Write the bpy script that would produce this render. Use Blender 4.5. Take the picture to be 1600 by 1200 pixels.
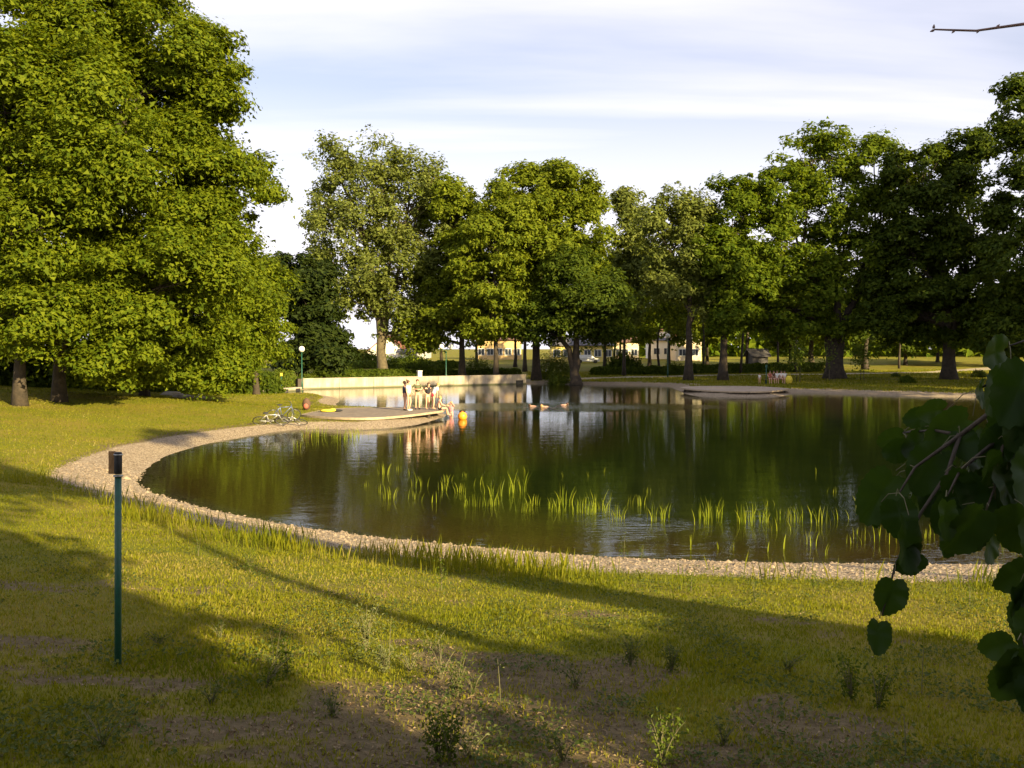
import bpy, bmesh, math, random
import numpy as np
from mathutils import Vector, Matrix, Euler
R = math.radians
rng = np.random.default_rng(7)
random.seed(7)
scene = bpy.context.scene
for o in list(bpy.data.objects): bpy.data.objects.remove(o)
COL = scene.collection

# ------------------------------------------------------------------ camera, sky, sun, exposure
F = 1500.0                        # focal length in pixels of the 1600 px wide photograph
EYE = 3.9                         # eye height above the water
PITCH = math.atan(55/1500)
cam_d = bpy.data.cameras.new('camera'); cam = bpy.data.objects.new('camera', cam_d); COL.objects.link(cam)
cam.location = (0, 0, EYE); cam.rotation_euler = (math.pi/2-PITCH, 0, 0)
cam_d.sensor_width = 36; cam_d.lens = 36*F/1600; cam_d.clip_start = .05; cam_d.clip_end = 3000
scene.camera = cam

SUN_EL = R(21); SX, SY = .62, -.785     # horizontal direction towards the sun
SUNV = Vector((SX*math.cos(SUN_EL), SY*math.cos(SUN_EL), math.sin(SUN_EL))).normalized()
sd_ = bpy.data.lights.new('sun', 'SUN'); sun = bpy.data.objects.new('sun', sd_); COL.objects.link(sun)
sd_.energy = 5.0; sd_.angle = R(.5); sd_.color = (1, .80, .43)
sun.rotation_euler = SUNV.to_track_quat('Z', 'Y').to_euler(); sun.location = (20, -20, 40)

world = bpy.data.worlds.new('World'); scene.world = world; world.use_nodes = True
nt = world.node_tree; nt.nodes.clear()
def wn(t, **k):
    n = nt.nodes.new(t)
    for a, b in k.items(): setattr(n, a, b)
    return n
sky = wn('ShaderNodeTexSky', sky_type='NISHITA', sun_disc=False)
sky.sun_elevation = SUN_EL; sky.sun_rotation = math.atan2(SX, SY); sky.air_density = 1.0; sky.dust_density = 1.5
tc = wn('ShaderNodeTexCoord'); sep = wn('ShaderNodeSeparateXYZ'); nt.links.new(tc.outputs['Generated'], sep.inputs[0])
# project the view direction on a flat cloud layer
zc = wn('ShaderNodeMath', operation='MAXIMUM'); nt.links.new(sep.outputs[2], zc.inputs[0]); zc.inputs[1].default_value = 0
za = wn('ShaderNodeMath', operation='ADD'); nt.links.new(zc.outputs[0], za.inputs[0]); za.inputs[1].default_value = .12
dx = wn('ShaderNodeMath', operation='DIVIDE'); nt.links.new(sep.outputs[0], dx.inputs[0]); nt.links.new(za.outputs[0], dx.inputs[1])
dy = wn('ShaderNodeMath', operation='DIVIDE'); nt.links.new(sep.outputs[1], dy.inputs[0]); nt.links.new(za.outputs[0], dy.inputs[1])
cmb = wn('ShaderNodeCombineXYZ'); nt.links.new(dx.outputs[0], cmb.inputs[0]); nt.links.new(dy.outputs[0], cmb.inputs[1])
mp = wn('ShaderNodeMapping'); nt.links.new(cmb.outputs[0], mp.inputs[0])
mp.inputs['Rotation'].default_value = (0, 0, R(-6)); mp.inputs['Scale'].default_value = (.42, 1.5, 1); mp.inputs['Location'].default_value = (3.1, 1.7, 0)
no = wn('ShaderNodeTexNoise'); nt.links.new(mp.outputs[0], no.inputs['Vector'])
no.inputs['Scale'].default_value = 1.0; no.inputs['Detail'].default_value = 7; no.inputs['Roughness'].default_value = .5; no.inputs['Distortion'].default_value = .25
cr = wn('ShaderNodeValToRGB'); nt.links.new(no.outputs[0], cr.inputs[0])
cr.color_ramp.elements[0].position = .40; cr.color_ramp.elements[0].color = (.30, .30, .30, 1)
cr.color_ramp.elements[1].position = .68; cr.color_ramp.elements[1].color = (.85, .85, .85, 1)
# thicker, whiter veil low over the horizon
hz = wn('ShaderNodeMapRange'); nt.links.new(sep.outputs[2], hz.inputs[0])
hz.inputs['From Min'].default_value = .33; hz.inputs['From Max'].default_value = .10; hz.inputs['To Min'].default_value = 0; hz.inputs['To Max'].default_value = .95
mx = wn('ShaderNodeMath', operation='MAXIMUM'); nt.links.new(cr.outputs[0], mx.inputs[0]); nt.links.new(hz.outputs[0], mx.inputs[1])
mix = wn('ShaderNodeMixRGB'); nt.links.new(mx.outputs[0], mix.inputs[0])
gain = wn('ShaderNodeMixRGB', blend_type='MULTIPLY'); gain.inputs[0].default_value = 1; gain.inputs[2].default_value = (1.02, .93, 1.0, 1)
nt.links.new(sky.outputs[0], gain.inputs[1]); nt.links.new(gain.outputs[0], mix.inputs[1])
CLOUD = (7.1, 6.8, 7.4, 1); mix.inputs[2].default_value = CLOUD
bg = wn('ShaderNodeBackground'); bg.inputs[1].default_value = .062; nt.links.new(mix.outputs[0], bg.inputs[0])
wo = wn('ShaderNodeOutputWorld'); nt.links.new(bg.outputs[0], wo.inputs[0])
scene.view_settings.view_transform = 'Standard'; scene.view_settings.look = 'None'
scene.view_settings.gamma = 1; scene.view_settings.use_curve_mapping = False
scene.view_settings.exposure = 1.55
scene.render.engine = 'CYCLES'
scene.cycles.max_bounces = 8; scene.cycles.transparent_max_bounces = 16

# ------------------------------------------------------------------ pixel -> place
ca, sa = math.cos(PITCH), math.sin(PITCH)
def ray(px, py):
    return np.array([px-800., F*ca+(600-py)*sa, -F*sa+(600-py)*ca])
def at(px, py, Y):
    d = ray(px, py); return d*(Y/d[1])+np.array([0, 0, EYE])
def onz(px, py, z=0.):
    d = ray(px, py); return d*((z-EYE)/d[2])+np.array([0, 0, EYE])

# ------------------------------------------------------------------ numpy value noise
def vnoise(x, y, s, seed=0):
    x = np.asarray(x, float)*s; y = np.asarray(y, float)*s
    xi = np.floor(x).astype(np.int64); yi = np.floor(y).astype(np.int64); fx = x-xi; fy = y-yi
    fx = fx*fx*(3-2*fx); fy = fy*fy*(3-2*fy)
    def h(a, b):
        n = (a*374761393+b*668265263+seed*974711) & 0xffffffff
        n = ((n ^ (n >> 13))*1274126177) & 0xffffffff
        return ((n ^ (n >> 16)) & 0xffff)/65535.
    return (h(xi, yi)*(1-fx)+h(xi+1, yi)*fx)*(1-fy)+(h(xi, yi+1)*(1-fx)+h(xi+1, yi+1)*fx)*fy
def fbm(x, y, s, seed=0, oc=4):
    r = 0; a = .5; t = 0
    for i in range(oc): r = r+a*vnoise(x, y, s*2**i, seed+i*13); t += a; a *= .5
    return r/t
def sstep(a, b, x):
    t = np.clip((x-a)/(b-a), 0, 1); return t*t*(3-2*t)

# ------------------------------------------------------------------ pond outline
def smooth(pts, n=4):
    pts = np.array(pts); out = []
    N = len(pts)
    for i in range(N):
        p0, p1, p2, p3 = pts[(i-1) % N], pts[i], pts[(i+1) % N], pts[(i+2) % N]
        if i in NOSM or (i+1) % N in NOSM and False: out.append(p1); continue
        for k in range(n):
            t = k/n
            out.append(.5*((2*p1)+(-p0+p2)*t+(2*p0-5*p1+4*p2-p3)*t*t+(-p0+3*p1-3*p2+p3)*t**3))
    return np.array(out)
near_px = [(222,745),(232,764),(300,787),(400,809),(500,826),(600,839),(700,849),(800,858),(900,866),(1000,872),(1200,878),(1400,880),(1600,881)]
pond = [onz(a, b)[:2] for a, b in near_px]
pond += [np.array(p) for p in [(13.5,17.8),(22,21),(30,30),(37,43),(40,58)]]
pond += [onz(a, b)[:2] for a, b in [(1600,624),(1500,621),(1400,618),(1300,615),(1248,614),(1222,619.5),(1150,621),(1080,618),(1055,609),(1030,603),(900,601.3),(822,600)]]
i0 = len(pond)
WALL_R = pond[-1]; WALL_L = onz(474, 608.5)[:2]
pond += [WALL_L]
NOSM = [i0-1, i0]
pond += [onz(a, b)[:2] for a, b in [(455,612),(405,617),(410,619.5),(470,617.5),(512,619),(533,625.5),(527,632),(545,638),(600,640),(660,642),(697,646),(692,653),(645,665),(570,671.5),(500,670.5),(450,673),(385,683),(325,694),(265,712)]]
POND = smooth(pond)
PA = POND; PB = np.roll(POND, -1, axis=0)
def sdist(x, y):
    """signed distance to the pond outline, negative in the water"""
    x = np.asarray(x, float).ravel(); y = np.asarray(y, float).ravel()
    best = np.full(x.shape, 1e9); ins = np.zeros(x.shape, bool)
    for a, b in zip(PA, PB):
        d = b-a; L = d@d+1e-12
        t = np.clip(((x-a[0])*d[0]+(y-a[1])*d[1])/L, 0, 1)
        best = np.minimum(best, (x-a[0]-t*d[0])**2+(y-a[1]-t*d[1])**2)
        c = (a[1] > y) != (b[1] > y)
        if abs(b[1]-a[1]) > 1e-9:
            ins ^= c & (x < (b[0]-a[0])*(y-a[1])/(b[1]-a[1])+a[0])
    best = np.sqrt(best); return np.where(ins, -best, best)
def height(x, y, s=None):
    x = np.asarray(x, float); y = np.asarray(y, float)
    if s is None: s = sdist(x, y).reshape(x.shape)
    near = 1-sstep(20, 42, y); left = sstep(-8, -20, x)*(1-near)*(1-sstep(55, 85, y))
    k = .012+near*.112+left*.06
    so = np.maximum(s-1.3, 0)
    up = .27*sstep(0, 1.5, s)+np.minimum(k*so, 2.4)
    up = up+.05*(fbm(x, y, .35, 3)-.5)*sstep(.5, 3, s)*(1+2*(y > 30))
    up = up+.7*sstep(125, 185, y)
    dn = -1.5*(1-np.exp(np.minimum(s, 0)/9.))-.02
    return np.where(s > 0, up, dn)
def gz(x, y): return float(height(np.array([x]), np.array([y]))[0])
def soilmask(x, y, s):
    n = fbm(x, y, .55, 21, 5); n2 = fbm(x, y, 1.7, 5, 4)
    m = sstep(.50, .62, n*.62+n2*.38)*sstep(13.5, 9, y)                     # bare patches in the foreground
    m = np.maximum(m, .75*sstep(2.9, 2.0, s+1.2*(n2-.5))*sstep(1.2, 1.9, s))   # worn rim above the gravel
    m = np.maximum(m, sstep(.60, .68, n2*.5+n*.5)*.4)
    return m
def gwidth(x, y):
    return 3.7-1.65*sstep(0, -10, x)+.3*np.exp(-((x+13.5)**2+(y-27)**2)/10.)-.7*sstep(30, 50, y)

# ------------------------------------------------------------------ mesh + object helpers
def link(o, parent=None):
    COL.objects.link(o)
    if parent is not None: o.parent = parent
    return o
def npmesh(name, V, Fc, mat, smooth=False, attrs=None):
    V = np.asarray(V, np.float32); Fc = np.asarray(Fc, np.int32); k = Fc.shape[1]
    me = bpy.data.meshes.new(name); me.vertices.add(len(V)); me.vertices.foreach_set('co', V.ravel())
    me.loops.add(Fc.size); me.loops.foreach_set('vertex_index', Fc.ravel())
    me.polygons.add(len(Fc)); me.polygons.foreach_set('loop_start', np.arange(0, Fc.size, k, dtype=np.int32))
    try: me.polygons.foreach_set('loop_total', np.full(len(Fc), k, np.int32))
    except Exception: pass
    me.polygons.foreach_set('use_smooth', np.full(len(Fc), smooth, bool))
    if attrs:
        for an, av in attrs.items():
            a = me.attributes.new(an, 'FLOAT', 'POINT'); a.data.foreach_set('value', np.asarray(av, np.float32))
    me.update(calc_edges=True)
    if mat: me.materials.append(mat)
    return me
def npobj(name, V, Fc, mat, parent=None, **k):
    return link(bpy.data.objects.new(name, npmesh(name, V, Fc, mat, **k)), parent)
def tag(o, label=None, cat=None, group=None, kind=None):
    if label: o['label'] = label
    if cat: o['category'] = cat
    if group: o['group'] = group
    if kind: o['kind'] = kind
    return o
def thing(name, label, cat, loc=(0,0,0), rz=0, group=None):
    o = bpy.data.objects.new(name, None); COL.objects.link(o); o.empty_display_size = .3
    o.location = loc; o.rotation_euler = (0, 0, rz)
    return tag(o, label, cat, group)
def copy_tree(o, parent=None):
    c = o.copy(); COL.objects.link(c)
    if parent is not None: c.parent = parent
    for ch in list(o.children): copy_tree(ch, c)
    return c

class MB:
    """collects simple solids into one mesh"""
    def __init__(s): s.v = []; s.f = []
    def add(s, v, f):
        o = len(s.v); s.v += [tuple(map(float, p)) for p in v]; s.f += [tuple(i+o for i in q) for q in f]; return s
    def box(s, c, d, rz=0, M=None):
        vs = []
        for z in (-.5, .5):
            for x, y in ((-.5,-.5),(.5,-.5),(.5,.5),(-.5,.5)):
                X, Y = x*d[0], y*d[1]
                p = Vector((c[0]+X*math.cos(rz)-Y*math.sin(rz), c[1]+X*math.sin(rz)+Y*math.cos(rz), c[2]+z*d[2]))
                vs.append(M@p if M else p)
        return s.add(vs, [(3,2,1,0),(4,5,6,7),(0,1,5,4),(1,2,6,5),(2,3,7,6),(3,0,4,7)])
    def tube(s, pts, rads, n=6, cap=True):
        pts = [Vector(p) for p in pts]
        if not hasattr(rads, '__len__'): rads = [rads]*len(pts)
        vs = []; fs = []; prev = None
        for i, p in enumerate(pts):
            d = (pts[min(i+1, len(pts)-1)]-pts[max(i-1, 0)])
            if d.length < 1e-9: d = Vector((0,0,1))
            d.normalize()
            if prev is None:
                a = d.orthogonal().normalized()
            else:
                a = (prev-d*prev.dot(d))
                a = a.normalized() if a.length > 1e-6 else d.orthogonal().normalized()
            prev = a; b = d.cross(a)
            for k in range(n):
                t = 2*math.pi*k/n; vs.append(p+(a*math.cos(t)+b*math.sin(t))*rads[i])
        for i in range(len(pts)-1):
            for k in range(n):
                fs.append((i*n+k, i*n+(k+1) % n, (i+1)*n+(k+1) % n, (i+1)*n+k))
        if cap: fs += [tuple(range(n-1, -1, -1)), tuple((len(pts)-1)*n+k for k in range(n))]
        return s.add(vs, fs)
    def lathe(s, c, prof, n=12):
        vs = []; fs = []
        for r, z in prof:
            for k in range(n):
                t = 2*math.pi*k/n; vs.append((c[0]+r*math.cos(t), c[1]+r*math.sin(t), c[2]+z))
        for i in range(len(prof)-1):
            for k in range(n): fs.append((i*n+k, i*n+(k+1) % n, (i+1)*n+(k+1) % n, (i+1)*n+k))
        fs += [tuple(range(n-1, -1, -1)), tuple((len(prof)-1)*n+k for k in range(n))]
        return s.add(vs, fs)
    def sphere(s, c, r, n=10, m=7, sc=(1,1,1)):
        prof = [(max(1e-3, math.sin(math.pi*i/m)), -math.cos(math.pi*i/m)) for i in range(m+1)]
        o = len(s.v); s.lathe((0,0,0), prof, n)
        for i in range(o, len(s.v)):
            x, y, z = s.v[i]; s.v[i] = (c[0]+x*r*sc[0], c[1]+y*r*sc[1], c[2]+z*r*sc[2])
        return s
    def prism(s, poly, z0, z1):
        n = len(poly); vs = [(p[0], p[1], z0) for p in poly]+[(p[0], p[1], z1) for p in poly]
        fs = [tuple(range(n-1, -1, -1)), tuple(range(n, 2*n))]+[(i, (i+1) % n, n+(i+1) % n, n+i) for i in range(n)]
        return s.add(vs, fs)
    def build(s, name, mat, parent=None, smooth=False):
        me = bpy.data.meshes.new(name); me.from_pydata(s.v, [], s.f); me.materials.append(mat)
        bm = bmesh.new(); bm.from_mesh(me); bmesh.ops.recalc_face_normals(bm, faces=bm.faces); bm.to_mesh(me); bm.free()
        if smooth:
            for p in me.polygons: p.use_smooth = True
        return link(bpy.data.objects.new(name, me), parent)

# ------------------------------------------------------------------ materials
def newmat(name):
    m = bpy.data.materials.new(name); m.use_nodes = True; m.node_tree.nodes.clear(); return m, m.node_tree
def N(t, kind, inputs=None, **k):
    n = t.nodes.new(kind)
    for a, b in k.items(): setattr(n, a, b)
    for a, b in (inputs or {}).items():
        if hasattr(b, 'links') or isinstance(b, bpy.types.NodeSocket): t.links.new(b, n.inputs[a])
        else: n.inputs[a].default_value = b
    return n
def c4(c): return (*c, 1) if len(c) == 3 else c
def pmat(name, c1, c2=None, rough=.7, scale=6, bump=.1, metallic=0, detail=5, obj=True, bscale=None, emis=None):
    m, t = newmat(name); c2 = c2 or tuple(x*.72 for x in c1)
    tcn = N(t, 'ShaderNodeTexCoord')
    n = N(t, 'ShaderNodeTexNoise', {'Vector': tcn.outputs['Object'], 'Scale': scale, 'Detail': detail, 'Roughness': .6})
    r = N(t, 'ShaderNodeValToRGB', {'Fac': n.outputs[0]})
    r.color_ramp.elements[0].position = .35; r.color_ramp.elements[0].color = c4(c2)
    r.color_ramp.elements[1].position = .65; r.color_ramp.elements[1].color = c4(c1)
    p = N(t, 'ShaderNodeBsdfPrincipled', {'Base Color': r.outputs[0], 'Roughness': rough, 'Metallic': metallic})
    if bump:
        n2 = N(t, 'ShaderNodeTexNoise', {'Vector': tcn.outputs['Object'], 'Scale': bscale or scale*3, 'Detail': 6})
        b = N(t, 'ShaderNodeBump', {'Height': n2.outputs[0], 'Strength': bump, 'Distance': .05}); t.links.new(b.outputs[0], p.inputs['Normal'])
    N(t, 'ShaderNodeOutputMaterial', {'Surface': p.outputs[0]}); return m
def leafmat(name, ca_, cb_, trans=.35, rough=.55, cc=None):
    """leaf: every leaf carries its own random tint"""
    m, t = newmat(name)
    a = N(t, 'ShaderNodeAttribute', attribute_name='rnd')
    oi = N(t, 'ShaderNodeObjectInfo')
    ad = N(t, 'ShaderNodeMath', {0: a.outputs['Fac'], 1: .0}, operation='ADD')
    r = N(t, 'ShaderNodeValToRGB', {'Fac': ad.outputs[0]})
    r.color_ramp.elements[0].color = c4(ca_); r.color_ramp.elements[1].color = c4(cb_)
    if cc:
        e = r.color_ramp.elements.new(.74); e.color = c4(cb_); r.color_ramp.elements[2].color = c4(cc)
    p = N(t, 'ShaderNodeBsdfPrincipled', {'Base Color': r.outputs[0], 'Roughness': rough, 'Specular IOR Level': .15})
    hs = N(t, 'ShaderNodeMixRGB', {0: 1., 1: r.outputs[0], 2: (1.5, 1.35, .45, 1)}, blend_type='MULTIPLY')
    tr = N(t, 'ShaderNodeBsdfTranslucent', {'Color': hs.outputs[0]})
    mxs = N(t, 'ShaderNodeMixShader', {0: trans, 1: p.outputs[0], 2: tr.outputs[0]})
    N(t, 'ShaderNodeOutputMaterial', {'Surface': mxs.outputs[0]}); return m
M = {}
M['maple'] = leafmat('maple_leaf', (.060,.100,.004), (.165,.200,.008), .45, .7)
M['poplar'] = leafmat('poplar_leaf', (.090,.122,.022), (.190,.218,.048), .42, .7)
M['ash'] = leafmat('ash_leaf', (.082,.122,.007), (.190,.225,.014), .45, .7)
M['oak'] = leafmat('oak_leaf', (.060,.105,.005), (.150,.195,.010), .48, .7)
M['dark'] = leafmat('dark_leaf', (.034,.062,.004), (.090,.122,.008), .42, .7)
M['chestnut'] = leafmat('shaded_chestnut_leaf', (.010,.022,.003), (.036,.052,.006), .3, .7)  # leaf colour darkened to paint in the shade this tree stands in
M['linden'] = leafmat('linden_leaf', (.018,.042,.006), (.034,.068,.010), .45, .45)
M['shrub'] = leafmat('shrub_leaf', (.06,.10,.010), (.13,.16,.015), .35)
M['weed'] = leafmat('weed_leaf', (.045,.075,.015), (.11,.125,.03), .35)
M['weedpale'] = leafmat('pale_weed_leaf', (.11,.13,.05), (.19,.20,.08), .35)
M['grass'] = leafmat('grass_blade', (.095,.122,.004), (.205,.200,.010), .42, .6, (.28,.23,.08))
M['reed'] = leafmat('reed_blade', (.14,.19,.012), (.26,.29,.02), .45, .5)
M['bark'] = pmat('bark', (.062,.046,.030), (.026,.020,.014), .9, 3, .9, bscale=9)
M['barkpale'] = pmat('pale_bark', (.125,.100,.055), (.055,.043,.025), .9, 2.5, .9, bscale=9)
M['twig'] = pmat('twig_bark', (.34,.21,.17), (.20,.12,.10), .8, 60, .3)
M['concrete'] = pmat('concrete', (.56,.51,.43), (.43,.39,.33), .85, 1.4, .25, bscale=14)
def concrete():
    m, t = newmat('stained_concrete'); P = N(t, 'ShaderNodeTexCoord').outputs['Object']
    a = N(t, 'ShaderNodeTexNoise', {'Vector': P, 'Scale': 1.3, 'Detail': 7., 'Roughness': .65}).outputs[0]
    mp_ = N(t, 'ShaderNodeMapping', {'Vector': P, 'Scale': (2.2, 2.2, .25)}); b = N(t, 'ShaderNodeTexNoise', {'Vector': mp_.outputs[0], 'Scale': 1.6, 'Detail': 5.}).outputs[0]
    r1 = N(t, 'ShaderNodeValToRGB', {'Fac': a}); r1.color_ramp.elements[0].position = .35; r1.color_ramp.elements[0].color = (.34,.29,.22,1); r1.color_ramp.elements[1].position = .65; r1.color_ramp.elements[1].color = (.47,.41,.32,1)
    r2 = N(t, 'ShaderNodeValToRGB', {'Fac': b}); r2.color_ramp.elements[0].position = .38; r2.color_ramp.elements[0].color = (.84,.81,.77,1); r2.color_ramp.elements[1].position = .6; r2.color_ramp.elements[1].color = (1,1,1,1)
    mx_ = N(t, 'ShaderNodeMixRGB', {0: 1., 1: r1.outputs[0], 2: r2.outputs[0]}, blend_type='MULTIPLY')
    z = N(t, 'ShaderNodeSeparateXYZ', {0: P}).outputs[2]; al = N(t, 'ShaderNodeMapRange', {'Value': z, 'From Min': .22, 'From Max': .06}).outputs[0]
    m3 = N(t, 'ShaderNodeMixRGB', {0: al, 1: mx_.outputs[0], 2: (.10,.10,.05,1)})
    p = N(t, 'ShaderNodeBsdfPrincipled', {'Base Color': m3.outputs[0], 'Roughness': .9}); bb = N(t, 'ShaderNodeBump', {'Height': a, 'Strength': .5, 'Distance': .03}); t.links.new(bb.outputs[0], p.inputs['Normal'])
    N(t, 'ShaderNodeOutputMaterial', {'Surface': p.outputs[0]}); return m
M['concrete'] = concrete()
M['paledeck'] = pmat('pale_deck_wood', (.42,.34,.26), (.33,.26,.20), .8, 3, .4)
M['deckwood'] = pmat('weathered_deck_wood', (.20,.165,.135), (.13,.105,.085), .8, 3, .4)
M['deckedge'] = pmat('pale_edge_board', (.42,.33,.22), (.30,.23,.15), .75, 4, .3)
M['darkwood'] = pmat('dark_wood', (.06,.045,.035), None, .8, 5, .3)
M['greenpaint'] = pmat('green_painted_steel', (.010,.085,.052), (.008,.060,.040), .45, 25, .15)
M['darkmetal'] = pmat('dark_metal', (.035,.035,.035), (.02,.02,.02), .5, 30, .1, metallic=.6)
M['steel'] = pmat('steel', (.45,.45,.44), None, .3, 30, .05, metallic=.9)
M['brownwood'] = pmat('brown_board', (.34,.19,.07), (.22,.12,.045), .8, 20, .4)
M['rubber'] = pmat('rubber', (.02,.02,.02), None, .7, 30, 0)
M['white'] = pmat('white_paint', (.78,.77,.73), (.66,.65,.60), .6, 3, .05)
M['globe'] = pmat('opal_glass', (.82,.80,.74), (.74,.72,.66), .25, 3, 0)
M['stone'] = pmat('pale_stone', (.38,.33,.26), (.24,.21,.17), .9, 3, .6)
M['black'] = pmat('black_cloth', (.02,.02,.022), (.012,.012,.014), .8, 30, .1)
M['water_white'] = pmat('splash', (.7,.72,.75), None, .2, 6, .1)

def ground_material():
    m, t = newmat('ground'); tcn = N(t, 'ShaderNodeTexCoord'); P = tcn.outputs['Object']
    sdn = N(t, 'ShaderNodeAttribute', attribute_name='sd').outputs['Fac']
    so = N(t, 'ShaderNodeAttribute', attribute_name='soil').outputs['Fac']
    pa = N(t, 'ShaderNodeAttribute', attribute_name='path').outputs['Fac']
    gr = N(t, 'ShaderNodeAttribute', attribute_name='gravel').outputs['Fac']
    fine = N(t, 'ShaderNodeTexNoise', {'Vector': P, 'Scale': 9., 'Detail': 8., 'Roughness': .7}).outputs[0]
    big = N(t, 'ShaderNodeTexNoise', {'Vector': P, 'Scale': .35, 'Detail': 5., 'Roughness': .6}).outputs[0]
    def ramp(f, a, b, pa_=.3, pb_=.7):
        r = N(t, 'ShaderNodeValToRGB', {'Fac': f}); r.color_ramp.elements[0].position = pa_; r.color_ramp.elements[1].position = pb_
        r.color_ramp.elements[0].color = c4(a); r.color_ramp.elements[1].color = c4(b); return r.outputs[0]
    g1 = ramp(fine, (.095,.108,.007), (.190,.185,.013)); g2 = ramp(fine, (.150,.128,.016), (.23,.185,.03))
    grass = N(t, 'ShaderNodeMixRGB', {0: ramp(big, (0,0,0), (1,1,1), .42, .62), 1: g1, 2: g2}).outputs[0]
    soil = ramp(fine, (.080,.060,.028), (.20,.150,.075))
    # threshold of masks with noise so that borders are ragged
    def edge(mask, w=.35, c=.5):
        a = N(t, 'ShaderNodeMath', {0: fine, 1: .5}, operation='SUBTRACT').outputs[0]
        b = N(t, 'ShaderNodeMath', {0: a, 1: 1.1}, operation='MULTIPLY').outputs[0]
        s = N(t, 'ShaderNodeMath', {0: mask, 1: b}, operation='ADD').outputs[0]
        mr = N(t, 'ShaderNodeMapRange', {'Value': s, 'From Min': c-w/2, 'From Max': c+w/2}); return mr.outputs[0]
    c1 = N(t, 'ShaderNodeMixRGB', {0: edge(so), 1: grass, 2: soil}).outputs[0]
    vor = N(t, 'ShaderNodeTexVoronoi', {'Vector': P, 'Scale': 16., 'Randomness': 1.})
    vr = N(t, 'ShaderNodeSeparateColor', {0: vor.outputs['Color']}).outputs[0]
    stone = ramp(vr, (.30,.235,.165), (.52,.43,.31), 0, 1)
    dk = ramp(vor.outputs['Distance'], (1,1,1), (.5,.46,.42), .3, .8)
    grav = N(t, 'ShaderNodeMixRGB', {0: 1., 1: stone, 2: dk}, blend_type='MULTIPLY').outputs[0]
    c2 = N(t, 'ShaderNodeMixRGB', {0: edge(gr, .2), 1: c1, 2: grav}).outputs[0]
    sand = ramp(fine, (.30,.25,.17), (.42,.36,.26))
    c3 = N(t, 'ShaderNodeMixRGB', {0: edge(pa, .3), 1: c2, 2: sand}).outputs[0]
    # pond bed: brown silt in the shallows, dark green algae farther out, with the water's depth tint painted in
    bed1 = ramp(fine, (.17,.11,.026), (.42,.27,.08)); bed2 = ramp(big, (.045,.075,.014), (.085,.120,.024))
    dm = N(t, 'ShaderNodeMapRange', {'Value': sdn, 'From Min': -3., 'From Max': -11.}).outputs[0]
    bed = N(t, 'ShaderNodeMixRGB', {0: dm, 1: bed1, 2: bed2}).outputs[0]
    wet = N(t, 'ShaderNodeMapRange', {'Value': sdn, 'From Min': -.12, 'From Max': -1.2}).outputs[0]
    c4_ = N(t, 'ShaderNodeMixRGB', {0: wet, 1: c3, 2: bed}).outputs[0]
    p = N(t, 'ShaderNodeBsdfPrincipled', {'Base Color': c4_, 'Roughness': .95, 'Specular IOR Level': .15})
    hsum = N(t, 'ShaderNodeMath', {0: fine, 1: N(t, 'ShaderNodeMath', {0: vor.outputs['Distance'], 1: gr}, operation='MULTIPLY').outputs[0]}, operation='SUBTRACT').outputs[0]
    b = N(t, 'ShaderNodeBump', {'Height': hsum, 'Strength': .8, 'Distance': .09}); t.links.new(b.outputs[0], p.inputs['Normal'])
    N(t, 'ShaderNodeOutputMaterial', {'Surface': p.outputs[0]}); return m
M['ground'] = ground_material()

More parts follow.
